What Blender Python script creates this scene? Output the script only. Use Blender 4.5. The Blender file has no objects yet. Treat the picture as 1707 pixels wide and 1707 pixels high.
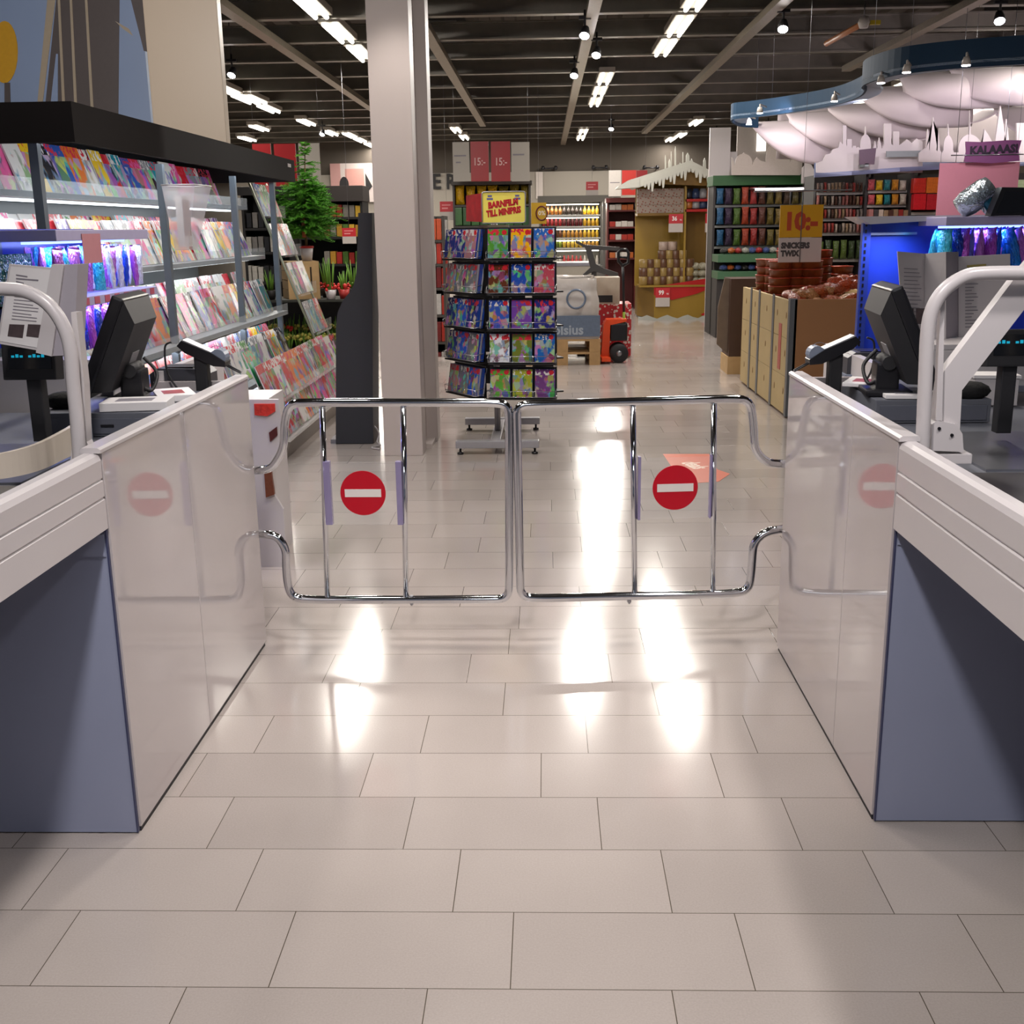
import bpy, bmesh, math, random
import numpy as np
from mathutils import Vector, Matrix

random.seed(7)
SC = bpy.context.scene
COL = SC.collection
PI = math.pi
R = math.radians

# ------------------------------------------------------------------ camera
F_PX = 1860.0
CAM_H = 1.5
PITCH, YAW, ROLL = R(14.293), R(-1.8119), R(-0.8134)
_fwd = Vector((math.sin(YAW) * math.cos(PITCH), math.cos(YAW) * math.cos(PITCH), -math.sin(PITCH)))
_rt = Vector((math.cos(YAW), -math.sin(YAW), 0))
_up = _rt.cross(_fwd)
RT = _rt * math.cos(ROLL) + _up * math.sin(ROLL)
UP = -_rt * math.sin(ROLL) + _up * math.cos(ROLL)
CAM = Vector((0, 0, CAM_H))
cam_data = bpy.data.cameras.new('camera')
cam = bpy.data.objects.new('camera', cam_data)
COL.objects.link(cam)
cam.matrix_world = Matrix(((RT.x, UP.x, -_fwd.x, 0), (RT.y, UP.y, -_fwd.y, 0), (RT.z, UP.z, -_fwd.z, CAM_H), (0, 0, 0, 1)))
cam_data.sensor_width = 36.0
cam_data.lens = 36.0 * F_PX / 1707.0
cam_data.clip_start = 0.05
cam_data.clip_end = 200
SC.camera = cam


def at(px, py, Y=None, X=None, Z=None):
    """point of the place seen at a pixel, on the plane Y=, X= or Z="""
    d = _fwd + RT * ((px - 853.5) / F_PX) + UP * ((853.5 - py) / F_PX)
    if Y is not None:
        t = Y / d.y
    elif X is not None:
        t = X / d.x
    else:
        t = (Z - CAM_H) / d.z
    return CAM + d * t


# ------------------------------------------------------------------ world, exposure
W = bpy.data.worlds.new('world')
SC.world = W
W.use_nodes = True
W.node_tree.nodes['Background'].inputs[0].default_value = (0.58, 0.60, 0.74, 1)
W.node_tree.nodes['Background'].inputs[1].default_value = 0.20
SC.view_settings.view_transform = 'Standard'
SC.view_settings.look = 'None'
SC.view_settings.gamma = 1.0
SC.view_settings.use_curve_mapping = False
SC.view_settings.exposure = 0.0
try:
    SC.cycles.use_denoising = True
    SC.cycles.max_bounces = 7
    SC.cycles.diffuse_bounces = 3
    SC.cycles.glossy_bounces = 4
    SC.cycles.transparent_max_bounces = 12
    SC.cycles.caustics_reflective = False
    SC.cycles.caustics_refractive = False
    SC.cycles.sample_clamp_indirect = 4.0
    SC.cycles.sample_clamp_direct = 0.0
except Exception:
    pass
TUBE_W = 44.0       # watts of one ceiling luminaire
SPOT_W = 60.0
WARM = (1.0, 0.93, 0.85)
COOL = (0.90, 0.95, 1.0)


# ------------------------------------------------------------------ helpers
def lin(h):
    h = h.lstrip('#')
    out = []
    for i in (0, 2, 4):
        c = int(h[i:i + 2], 16) / 255
        out.append(c / 12.92 if c <= 0.04045 else ((c + 0.055) / 1.055) ** 2.4)
    return (*out, 1.0)


_mats = {}


def M(name, col='#888888', rough=0.5, metal=0.0, noise=0.06, scale=30.0, alpha=1.0, trans=0.0, coat=0.0, bump=0.0, emit=None, es=0.0, spec=0.5, ior=1.45):
    if name in _mats:
        return _mats[name]
    m = bpy.data.materials.new(name)
    m.use_nodes = True
    nt = m.node_tree
    b = nt.nodes['Principled BSDF']
    c = lin(col) if isinstance(col, str) else col
    b.inputs['Roughness'].default_value = rough
    b.inputs['Metallic'].default_value = metal
    b.inputs['IOR'].default_value = ior
    b.inputs['Specular IOR Level'].default_value = spec
    b.inputs['Coat Weight'].default_value = coat
    b.inputs['Coat Roughness'].default_value = 0.04
    b.inputs['Transmission Weight'].default_value = trans
    b.inputs['Alpha'].default_value = alpha
    tc = nt.nodes.new('ShaderNodeTexCoord')
    nz = nt.nodes.new('ShaderNodeTexNoise')
    nz.inputs['Scale'].default_value = scale
    nz.inputs['Detail'].default_value = 3
    nt.links.new(tc.outputs['Object'], nz.inputs['Vector'])
    mx = nt.nodes.new('ShaderNodeMix')
    mx.data_type = 'RGBA'
    mx.inputs['A'].default_value = tuple(min(1, v * (1 - noise)) for v in c[:3]) + (1,)
    mx.inputs['B'].default_value = tuple(min(1, v * (1 + noise)) for v in c[:3]) + (1,)
    nt.links.new(nz.outputs['Fac'], mx.inputs['Factor'])
    nt.links.new(mx.outputs['Result'], b.inputs['Base Color'])
    if bump:
        bp = nt.nodes.new('ShaderNodeBump')
        bp.inputs['Strength'].default_value = bump
        bp.inputs['Distance'].default_value = 0.01
        nt.links.new(nz.outputs['Fac'], bp.inputs['Height'])
        nt.links.new(bp.outputs['Normal'], b.inputs['Normal'])
    if emit:
        b.inputs['Emission Color'].default_value = lin(emit) if isinstance(emit, str) else emit
        b.inputs['Emission Strength'].default_value = es
    _mats[name] = m
    return m


def nodes_of(m):
    return m.node_tree, m.node_tree.nodes['Principled BSDF']


class MB:
    """collects solids into one mesh"""

    def __init__(s):
        s.bm = bmesh.new()
        s.mi = 0
        s.xf = None

    def _v(s, p):
        p = Vector(p)
        return s.bm.verts.new(s.xf @ p if s.xf else p)

    def _f(s, vs, smooth=False):
        try:
            f = s.bm.faces.new(vs)
        except ValueError:
            return None
        f.material_index = s.mi
        f.smooth = smooth
        return f

    def bx(s, x0, x1, y0, y1, z0, z1, bev=0.0):
        v = [s._v((x, y, z)) for z in (z0, z1) for y in (y0, y1) for x in (x0, x1)]
        fs = [s._f([v[i] for i in q]) for q in ((0, 2, 3, 1), (4, 5, 7, 6), (0, 1, 5, 4), (2, 6, 7, 3), (0, 4, 6, 2), (1, 3, 7, 5))]
        if bev:
            es = list({e for f in fs for e in f.edges})
            r = bmesh.ops.bevel(s.bm, geom=es, offset=bev, segments=2, affect='EDGES', profile=0.7)
            for f in r['faces']:
                f.material_index = s.mi
        return s

    def box(s, c, d, bev=0.0):
        return s.bx(c[0] - d[0] / 2, c[0] + d[0] / 2, c[1] - d[1] / 2, c[1] + d[1] / 2, c[2] - d[2] / 2, c[2] + d[2] / 2, bev)

    def tube(s, pts, r, n=10, closed=False, caps=True):
        pts = [Vector(p) for p in pts]
        rs = r if isinstance(r, (list, tuple)) else [r] * len(pts)
        rings = []
        k = len(pts)
        nrm = None
        for i, p in enumerate(pts):
            a = pts[(i - 1) % k] if (closed or i) else p
            b = pts[(i + 1) % k] if (closed or i < k - 1) else p
            t = (b - a).normalized()
            if nrm is None:
                nrm = t.orthogonal().normalized()
            else:
                nrm = (nrm - t * nrm.dot(t))
                nrm = nrm.normalized() if nrm.length > 1e-6 else t.orthogonal().normalized()
            bi = t.cross(nrm)
            rings.append([s._v(p + (nrm * math.cos(2 * PI * j / n) + bi * math.sin(2 * PI * j / n)) * rs[i]) for j in range(n)])
        for i in range(k if closed else k - 1):
            A, B = rings[i], rings[(i + 1) % k]
            for j in range(n):
                s._f([A[j], A[(j + 1) % n], B[(j + 1) % n], B[j]], True)
        if caps and not closed:
            s._f(rings[0][::-1])
            s._f(rings[-1])
        return s

    def bar(s, a, b, r, n=10):
        return s.tube([a, b], r, n)

    def lathe(s, prof, n=16, c=(0, 0, 0), smooth=True, arc=1.0):
        rings = []
        for r_, z in prof:
            if r_ < 1e-6:
                rings.append([s._v((c[0], c[1], c[2] + z))])
            else:
                rings.append([s._v((c[0] + r_ * math.cos(2 * PI * j / n), c[1] + r_ * math.sin(2 * PI * j / n), c[2] + z)) for j in range(n)])
        for A, B in zip(rings, rings[1:]):
            for j in range(n):
                if len(A) == 1 and len(B) == 1:
                    continue
                if len(A) == 1:
                    s._f([A[0], B[(j + 1) % n], B[j]], smooth)
                elif len(B) == 1:
                    s._f([A[j], A[(j + 1) % n], B[0]], smooth)
                else:
                    s._f([A[j], A[(j + 1) % n], B[(j + 1) % n], B[j]], smooth)
        if len(rings[0]) > 1:
            s._f(rings[0][::-1])
        if len(rings[-1]) > 1:
            s._f(rings[-1])
        return s

    def prism(s, poly, axis, a, b):
        def P(u, v, w):
            return {'x': (w, u, v), 'y': (u, w, v), 'z': (u, v, w)}[axis]
        A = [s._v(P(u, v, a)) for u, v in poly]
        B = [s._v(P(u, v, b)) for u, v in poly]
        k = len(poly)
        for i in range(k):
            s._f([A[i], A[(i + 1) % k], B[(i + 1) % k], B[i]])
        f1, f2 = s._f(A[::-1]), s._f(B)
        return s

    def grid(s, fn, nu, nv, smooth=True):
        vs = [[s._v(fn(i / nu, j / nv)) for j in range(nv + 1)] for i in range(nu + 1)]
        for i in range(nu):
            for j in range(nv):
                s._f([vs[i][j], vs[i + 1][j], vs[i + 1][j + 1], vs[i][j + 1]], smooth)
        return s

    def ball(s, c, r, sub=2, sq=(1, 1, 1)):
        ret = bmesh.ops.create_icosphere(s.bm, subdivisions=sub, radius=r)
        for v in ret['verts']:
            p = Vector((v.co.x * sq[0] + c[0], v.co.y * sq[1] + c[1], v.co.z * sq[2] + c[2]))
            v.co = s.xf @ p if s.xf else p
            for f in v.link_faces:
                f.smooth = True
                f.material_index = s.mi
        return s

    def build(s, name, mats, parent=None, loc=None, rot=None):
        bmesh.ops.recalc_face_normals(s.bm, faces=s.bm.faces)
        me = bpy.data.meshes.new(name)
        s.bm.to_mesh(me)
        s.bm.free()
        for m in (mats if isinstance(mats, (list, tuple)) else [mats]):
            me.materials.append(m)
        o = bpy.data.objects.new(name, me)
        COL.objects.link(o)
        if parent:
            o.parent = parent
        if loc is not None:
            o.location = loc
        if rot is not None:
            o.rotation_euler = rot
        return o


def tag(o, label, cat, group=None, kind=None):
    if label:
        o['label'] = label
    if cat:
        o['category'] = cat
    if group:
        o['group'] = group
    if kind:
        o['kind'] = kind
    return o


def thing(name, label, cat, loc=(0, 0, 0), rotz=0.0, group=None, kind=None):
    o = bpy.data.objects.new(name, None)
    o.empty_display_size = 0.05
    COL.objects.link(o)
    o.location = loc
    o.rotation_euler = (0, 0, rotz)
    return tag(o, label, cat, group, kind)


def struct(o):
    o['kind'] = 'structure'
    return o


def dup(root, loc, rot=None, label=None, color=None):
    r = root.copy()
    COL.objects.link(r)
    r.location = loc
    if rot is not None:
        r.rotation_euler = rot
    if label:
        r['label'] = label
    if color:
        r.color = color
    for ch in list(root.children):
        c = ch.copy()
        COL.objects.link(c)
        c.parent = r
        if color:
            c.color = color
        for g in ch.children:
            d = g.copy()
            COL.objects.link(d)
            d.parent = c
            if color:
                d.color = color
    return r


def inst(name, me, loc, rot, label, cat, group, color=None):
    o = bpy.data.objects.new(name, me)
    COL.objects.link(o)
    o.location = loc
    o.rotation_euler = rot
    if color:
        o.color = color
    return tag(o, label, cat, group)


def mesh_only(mb, name, mats):
    o = mb.build(name, mats)
    me = o.data
    bpy.data.objects.remove(o)
    return me


def text(name, s, size, mat, parent, loc, rot=(PI / 2, 0, 0), depth=0.001, bold=0.0, align='CENTER', sx=1.0, shear=0.0, label=None):
    cu = bpy.data.curves.new(name, 'FONT')
    cu.body = s
    cu.size = size
    cu.extrude = depth
    cu.offset = bold
    cu.align_x = align
    cu.align_y = 'CENTER'
    cu.shear = shear
    cu.resolution_u = 2
    tmp = bpy.data.objects.new(name, cu)
    COL.objects.link(tmp)
    dg = bpy.context.evaluated_depsgraph_get()
    me = bpy.data.meshes.new_from_object(tmp.evaluated_get(dg))
    bpy.data.objects.remove(tmp)
    bpy.data.curves.remove(cu)
    me.materials.clear()
    me.materials.append(mat)
    o = bpy.data.objects.new(name, me)
    COL.objects.link(o)
    o.parent = parent
    o.location = loc
    o.rotation_euler = rot
    o.scale = (sx, 1, 1)
    if label:
        o['label'] = label
    return o


def area(parent, loc, sx, sy, watts, color=(1, 1, 1), rot=(0, 0, 0), spread=PI):
    l = bpy.data.lights.new('lamp_light', 'AREA')
    l.shape = 'RECTANGLE'
    l.size = sx
    l.size_y = sy
    l.energy = watts
    l.color = color
    l.spread = spread
    o = bpy.data.objects.new('lamp_light', l)
    COL.objects.link(o)
    o.parent = parent
    o.location = loc
    o.rotation_euler = rot
    return o


def spotlamp(parent, loc, rot, watts, color=(1, 1, 1), size=R(70), blend=0.6, rad=0.04):
    l = bpy.data.lights.new('lamp_light', 'SPOT')
    l.energy = watts
    l.color = color
    l.spot_size = size
    l.spot_blend = blend
    l.shadow_soft_size = rad
    o = bpy.data.objects.new('lamp_light', l)
    COL.objects.link(o)
    o.parent = parent
    o.location = loc
    o.rotation_euler = rot
    return o


def ordn(i):
    names = ['first', 'second', 'third', 'fourth', 'fifth', 'sixth', 'seventh', 'eighth', 'ninth', 'tenth', 'eleventh', 'twelfth', 'thirteenth',
             'fourteenth', 'fifteenth', 'sixteenth', 'seventeenth', 'eighteenth', 'nineteenth', 'twentieth']
    if i < 20:
        return names[i]
    if i < 29:
        return 'twenty-' + names[i - 20]
    return ['thirtieth', 'thirty-first', 'thirty-second', 'thirty-third', 'thirty-fourth', 'thirty-fifth', 'thirty-sixth', 'thirty-seventh', 'thirty-eighth', 'thirty-ninth', 'fortieth'][i - 29]


PAL = {'red': '#b5202a', 'yellow': '#d8b020', 'white': '#cfcac6', 'blue': '#2c4f9c', 'green': '#3c7a34', 'pink': '#d0508a',
       'black': '#26242a', 'orange': '#cf6a24', 'teal': '#1c7c8c', 'grey': '#7c7c80', 'brown': '#6a4630', 'purple': '#5a3484', 'gold': '#a8842c'}


def smooth_path(pts, n=6):
    """Catmull-Rom through points"""
    P = [Vector(p) for p in pts]
    out = []
    for i in range(len(P) - 1):
        a, b, c, d = P[max(i - 1, 0)], P[i], P[i + 1], P[min(i + 2, len(P) - 1)]
        for k in range(n):
            t = k / n
            out.append(0.5 * ((2 * b) + (c - a) * t + (2 * a - 5 * b + 4 * c - d) * t * t + (3 * b - a - 3 * c + d) * t ** 3))
    out.append(P[-1])
    return out


def round_path(pts, r, n=5):
    """polyline with rounded corners"""
    P = [Vector(p) for p in pts]
    out = [P[0]]
    for i in range(1, len(P) - 1):
        a = (P[i - 1] - P[i])
        c = (P[i + 1] - P[i])
        rr = min(r, a.length * 0.49, c.length * 0.49)
        p0 = P[i] + a.normalized() * rr
        p2 = P[i] + c.normalized() * rr
        for k in range(n + 1):
            t = k / n
            out.append(p0 * (1 - t) ** 2 + P[i] * 2 * t * (1 - t) + p2 * t * t)
    out.append(P[-1])
    return out


def rect_at(px0, py0, px1, py1, Y):
    a, b = at(px0, py1, Y=Y), at(px1, py0, Y=Y)
    return min(a.x, b.x), max(a.x, b.x), min(a.z, b.z), max(a.z, b.z)


# ------------------------------------------------------------------ printed cover material (colour of the object drives it)
def cover_material(name, busy=2.6, gloss=0.25, dot=False):
    m = bpy.data.materials.new(name)
    m.use_nodes = True
    nt, b = nodes_of(m)
    N = nt.nodes.new
    L = nt.links.new
    oi = N('ShaderNodeObjectInfo')
    tc = N('ShaderNodeTexCoord')
    add = N('ShaderNodeVectorMath'); add.operation = 'ADD'
    mul = N('ShaderNodeMath'); mul.operation = 'MULTIPLY'; mul.inputs[1].default_value = 57.0
    L(oi.outputs['Random'], mul.inputs[0])
    L(tc.outputs['Generated'], add.inputs[0])
    L(mul.outputs[0], add.inputs[1])
    vo = N('ShaderNodeTexVoronoi'); vo.inputs['Scale'].default_value = busy * 1.1
    nz = N('ShaderNodeTexNoise'); nz.inputs['Scale'].default_value = busy; nz.inputs['Detail'].default_value = 2
    L(add.outputs[0], vo.inputs['Vector'])
    L(add.outputs[0], nz.inputs['Vector'])
    hsv = N('ShaderNodeHueSaturation'); hsv.inputs['Saturation'].default_value = 0.85; hsv.inputs['Value'].default_value = 0.5
    L(vo.outputs['Color'], hsv.inputs['Color'])
    mx1 = N('ShaderNodeMix'); mx1.data_type = 'RGBA'
    rp = N('ShaderNodeValToRGB')
    rp.color_ramp.elements[0].position = 0.45
    rp.color_ramp.elements[1].position = 0.55
    L(nz.outputs['Fac'], rp.inputs['Fac'])
    L(rp.outputs['Color'], mx1.inputs['Factor'])
    L(hsv.outputs['Color'], mx1.inputs['A'])
    L(oi.outputs['Color'], mx1.inputs['B'])
    # masthead band near the top and text rows
    sep = N('ShaderNodeSeparateXYZ')
    L(tc.outputs['Generated'], sep.inputs[0])
    top = N('ShaderNodeMath'); top.operation = 'GREATER_THAN'; top.inputs[1].default_value = 0.78
    L(sep.outputs['Z'], top.inputs[0])
    wv = N('ShaderNodeTexNoise'); wv.inputs['Scale'].default_value = 7
    L(add.outputs[0], wv.inputs['Vector'])
    gt = N('ShaderNodeMath'); gt.operation = 'GREATER_THAN'; gt.inputs[1].default_value = 0.53
    L(wv.outputs['Fac'], gt.inputs[0])
    head = N('ShaderNodeMix'); head.data_type = 'RGBA'
    inv = N('ShaderNodeMix'); inv.data_type = 'RGBA'
    inv.inputs['A'].default_value = (0.62, 0.60, 0.58, 1)
    inv.inputs['B'].default_value = (0.55, 0.03, 0.05, 1)
    r2 = N('ShaderNodeMath'); r2.operation = 'GREATER_THAN'; r2.inputs[1].default_value = 0.6
    L(oi.outputs['Random'], r2.inputs[0])
    L(r2.outputs[0], inv.inputs['Factor'])
    L(gt.outputs[0], head.inputs['Factor'])
    L(oi.outputs['Color'], head.inputs['A'])
    L(inv.outputs['Result'], head.inputs['B'])
    fin = N('ShaderNodeMix'); fin.data_type = 'RGBA'
    L(top.outputs[0], fin.inputs['Factor'])
    L(mx1.outputs['Result'], fin.inputs['A'])
    L(head.outputs['Result'], fin.inputs['B'])
    out = fin.outputs['Result']
    if dot:      # round red price sticker in the upper right corner
        ds = N('ShaderNodeVectorMath'); ds.operation = 'MULTIPLY'; ds.inputs[1].default_value = (.71, 0, 1)
        sb = N('ShaderNodeVectorMath'); sb.operation = 'DISTANCE'; sb.inputs[1].default_value = (.575, 0, .88)
        L(tc.outputs['Generated'], ds.inputs[0]); L(ds.outputs[0], sb.inputs[0])
        ls = N('ShaderNodeMath'); ls.operation = 'LESS_THAN'; ls.inputs[1].default_value = .085
        L(sb.outputs['Value'], ls.inputs[0])
        dm = N('ShaderNodeMix'); dm.data_type = 'RGBA'; dm.inputs['B'].default_value = (.5, .02, .03, 1)
        L(ls.outputs[0], dm.inputs['Factor']); L(out, dm.inputs['A'])
        out = dm.outputs['Result']
    L(out, b.inputs['Base Color'])
    b.inputs['Roughness'].default_value = gloss
    return m


def objcolor_material(name, rough=0.35, noise=0.35, scale=9.0, metal=0.0, bump=0.0, emit=0.0):
    m = bpy.data.materials.new(name)
    m.use_nodes = True
    nt, b = nodes_of(m)
    N = nt.nodes.new
    L = nt.links.new
    oi = N('ShaderNodeObjectInfo')
    tc = N('ShaderNodeTexCoord')
    nz = N('ShaderNodeTexNoise'); nz.inputs['Scale'].default_value = scale; nz.inputs['Detail'].default_value = 2
    L(tc.outputs['Generated'], nz.inputs['Vector'])
    mr = N('ShaderNodeMapRange')
    mr.inputs['To Min'].default_value = 1 - noise
    mr.inputs['To Max'].default_value = 1 + noise
    L(nz.outputs['Fac'], mr.inputs['Value'])
    vm = N('ShaderNodeVectorMath'); vm.operation = 'SCALE'
    L(oi.outputs['Color'], vm.inputs[0])
    L(mr.outputs['Result'], vm.inputs['Scale'])
    L(vm.outputs[0], b.inputs['Base Color'])
    b.inputs['Roughness'].default_value = rough
    b.inputs['Metallic'].default_value = metal
    if bump:
        bp = N('ShaderNodeBump'); bp.inputs['Strength'].default_value = bump; bp.inputs['Distance'].default_value = 0.02
        L(nz.outputs['Fac'], bp.inputs['Height'])
        L(bp.outputs['Normal'], b.inputs['Normal'])
    return m


COVER = cover_material('printed_cover')
COVER_DVD = cover_material('dvd_cover', busy=3.4, gloss=0.12, dot=True)
GOODS = objcolor_material('goods_wrapper', 0.3, 0.4, 7.0)
GOODS_FOIL = objcolor_material('shiny_wrapper', 0.22, 0.6, 9.0, 0.0, 0.9)

# common materials
WHITE_GLOSS = M('white_gloss_laminate', '#b6aeae', 0.06, noise=0.02, scale=3, coat=0.6)
WHITE_PAINT = M('white_painted_metal', '#bfb9ba', 0.3, noise=0.02, scale=4, coat=0.15)
COOL_CAST_GREY = M('cool_cast_grey_laminate', '#8d93ab', 0.4, noise=0.04, scale=5)  # bluish cast of cool light put into the colour of light grey panels
DARK_GREY = M('dark_grey_metal', '#5c5e66', 0.42, noise=0.06, scale=8)
BELT = M('conveyor_rubber', '#2f2c2e', 0.38, noise=0.2, scale=6)
BLACK = M('black_plastic', '#17161a', 0.32, noise=0.15, scale=20)
BLACK_M = M('matt_black_plastic', '#1c1b1e', 0.55, noise=0.2, scale=30)
GREY_PL = M('grey_plastic', '#6c7484', 0.4, noise=0.06)
CHROME = M('polished_chrome', '#d6d8dc', 0.07, 1.0, noise=0.02, scale=4)
STEEL = M('brushed_steel', '#9a9ba2', 0.28, 0.9, noise=0.1, scale=14)
ZINC = M('zinc_sheet', '#9a968e', 0.4, 0.6, noise=0.12, scale=10)
PAPER = M('white_paper', '#d8d4d4', 0.6, noise=0.03)
INK = M('dark_print', '#3a363c', 0.6, noise=0.1)
CLEAR = M('clear_acrylic', '#eef2f4', 0.05, alpha=0.13, noise=0.0, spec=0.6)
BLACK_INK = M('black_print', '#161416', 0.6)
WHITE_INK = M('white_print', '#e6e2de', 0.5, noise=0.02)
RED_INK = M('red_print', '#b3121f', 0.4, noise=0.04)
# ================================================================== the setting
ROOM_X0, ROOM_X1, ROOM_Y0, ROOM_Y1 = -9.0, 11.0, -4.0, 29.5
CEIL_Z = 4.06
CS = 1.25          # roof zone is a quarter higher and deeper than first measured
cz_ = lambda z: 1.5 + (z - 1.5) * CS
HANG_Z = 4.10


def build_floor():
    Y0, TL, TW = 1.95735, 0.49553, 0.26267
    offs = {0: -1.0702, 1: -1.2087, 2: -0.85836, 3: -0.51479, 4: -0.87203, 5: -0.63747, 6: -0.77063, 7: -0.63655}
    bm = bmesh.new()
    uv = bm.loops.layers.uv.new('tile')
    cl = bm.loops.layers.float_color.new('tint')
    rnd = random.Random(3)
    j0 = int((ROOM_Y0 - Y0) // TW)
    j1 = int((ROOM_Y1 - Y0) // TW) + 1
    cur = 0.0
    for j in range(j0, j1):
        cur = cur + rnd.choice((0.28, -0.28, 0.5)) * TL
        o = offs.get(j, cur)
        k0 = int((ROOM_X0 - o) // TL)
        k1 = int((ROOM_X1 - o) // TL) + 1
        y0, y1 = Y0 + j * TW, Y0 + (j + 1) * TW
        for k in range(k0, k1):
            x0, x1 = o + k * TL, o + (k + 1) * TL
            f = bm.faces.new([bm.verts.new(p) for p in ((x0, y0, 0), (x1, y0, 0), (x1, y1, 0), (x0, y1, 0))])
            t = rnd.random()
            for l, q in zip(f.loops, ((0, 0), (TL, 0), (TL, TW), (0, TW))):
                l[uv].uv = q
                l[cl] = (t, t, t, 1)
    me = bpy.data.meshes.new('floor')
    bm.to_mesh(me)
    bm.free()
    m = bpy.data.materials.new('terrazzo_tile')
    m.use_nodes = True
    nt, b = nodes_of(m)
    N = nt.nodes.new
    L = nt.links.new
    u = N('ShaderNodeUVMap'); u.uv_map = 'tile'
    sp = N('ShaderNodeSeparateXYZ')
    L(u.outputs[0], sp.inputs[0])

    def edge(out, size):
        a = N('ShaderNodeMath'); a.operation = 'SUBTRACT'; a.inputs[0].default_value = size
        L(out, a.inputs[1])
        c = N('ShaderNodeMath'); c.operation = 'MINIMUM'
        L(out, c.inputs[0]); L(a.outputs[0], c.inputs[1])
        return c.outputs[0]
    mn = N('ShaderNodeMath'); mn.operation = 'MINIMUM'
    L(edge(sp.outputs['X'], TL), mn.inputs[0]); L(edge(sp.outputs['Y'], TW), mn.inputs[1])
    lt = N('ShaderNodeMath'); lt.operation = 'LESS_THAN'; lt.inputs[1].default_value = 0.0011
    L(mn.outputs[0], lt.inputs[0])
    tc = N('ShaderNodeTexCoord')
    n1 = N('ShaderNodeTexNoise'); n1.inputs['Scale'].default_value = 220; n1.inputs['Detail'].default_value = 2
    L(tc.outputs['Object'], n1.inputs['Vector'])
    n2 = N('ShaderNodeTexNoise'); n2.inputs['Scale'].default_value = 1.6; n2.inputs['Detail'].default_value = 4
    L(tc.outputs['Object'], n2.inputs['Vector'])
    at_ = N('ShaderNodeAttribute'); at_.attribute_name = 'tint'
    s1 = N('ShaderNodeMath'); s1.operation = 'MULTIPLY'; s1.inputs[1].default_value = 0.30
    L(n1.outputs['Fac'], s1.inputs[0])
    s2 = N('ShaderNodeMath'); s2.operation = 'MULTIPLY_ADD'; s2.inputs[1].default_value = 0.30
    L(n2.outputs['Fac'], s2.inputs[0]); L(s1.outputs[0], s2.inputs[2])
    s3 = N('ShaderNodeMath'); s3.operation = 'MULTIPLY_ADD'; s3.inputs[1].default_value = 0.16
    L(at_.outputs['Fac'], s3.inputs[0]); L(s2.outputs[0], s3.inputs[2])
    cr = N('ShaderNodeValToRGB')
    cr.color_ramp.elements[0].position = 0.2
    cr.color_ramp.elements[0].color = lin('#9a918c')
    cr.color_ramp.elements[1].position = 0.62
    cr.color_ramp.elements[1].color = lin('#b4aaa4')
    L(s3.outputs[0], cr.inputs['Fac'])
    mx = N('ShaderNodeMix'); mx.data_type = 'RGBA'
    mx.inputs['B'].default_value = lin('#51493f')
    L(lt.outputs[0], mx.inputs['Factor']); L(cr.outputs['Color'], mx.inputs['A'])
    L(mx.outputs['Result'], b.inputs['Base Color'])
    rr = N('ShaderNodeMapRange'); rr.inputs['To Min'].default_value = 0.09; rr.inputs['To Max'].default_value = 0.19
    L(n2.outputs['Fac'], rr.inputs['Value'])
    L(rr.outputs['Result'], b.inputs['Roughness'])
    b.inputs['Specular IOR Level'].default_value = 0.55
    bp = N('ShaderNodeBump'); bp.inputs['Strength'].default_value = 0.25; bp.inputs['Distance'].default_value = 0.001; bp.invert = True
    L(lt.outputs[0], bp.inputs['Height'])
    L(bp.outputs['Normal'], b.inputs['Normal'])
    me.materials.append(m)
    o = bpy.data.objects.new('floor', me)
    COL.objects.link(o)
    tag(o, 'pale grey polished tile floor in staggered rows', 'floor')
    struct(o)


build_floor()

DECK = M('dark_ceiling_deck', '#4a423a', 0.8, noise=0.15, scale=2)
BEAM = M('galvanised_beam', '#807a70', 0.35, 0.55, noise=0.2, scale=6)
DUCTD = M('dark_duct_metal', '#151312', 0.7, noise=0.2, scale=3)
# corrugated deck
mb = MB()
n = 60
poly = []
for i in range(n):
    x = ROOM_X0 + (ROOM_X1 - ROOM_X0) * i / n
    w = (ROOM_X1 - ROOM_X0) / n
    poly += [(x, CEIL_Z), (x + w * .4, CEIL_Z), (x + w * .5, CEIL_Z + .06), (x + w * .9, CEIL_Z + .06)]
poly += [(ROOM_X1, CEIL_Z), (ROOM_X1, CEIL_Z + .2), (ROOM_X0, CEIL_Z + .2)]
mb.prism(poly, 'y', ROOM_Y0, ROOM_Y1)
ceil = struct(tag(mb.build('ceiling', DECK), 'dark corrugated roof deck over the shop', 'ceiling'))
y = 1.85
while y < 29.2:
    mb = MB()
    mb.prism([(y - .06, 3.565), (y + .06, 3.565), (y + .06, 3.585), (y + .01, 3.585), (y + .01, 3.74), (y + .06, 3.74), (y + .06, 3.755), (y - .06, 3.755), (y - .06, 3.74), (y - .01, 3.74), (y - .01, 3.585), (y - .06, 3.585)], 'x', ROOM_X0, ROOM_X1)
    mb.build('roof_beam', BEAM, ceil)
    y += 1.4625
for y in (12.9, 17.2, 21.5, 26.1):
    MB().bx(ROOM_X0, ROOM_X1, y - .04, y + .04, 3.79, 3.87).build('sprinkler_pipe', DUCTD, ceil)
for y0, y1, x in ((10.0, 29.0, -1.25), (7.5, 15.0, 5.7)):
    MB().bx(x - .27, x + .27, y0, y1, 3.78, 4.05).build('air_duct', DUCTD, ceil)

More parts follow.
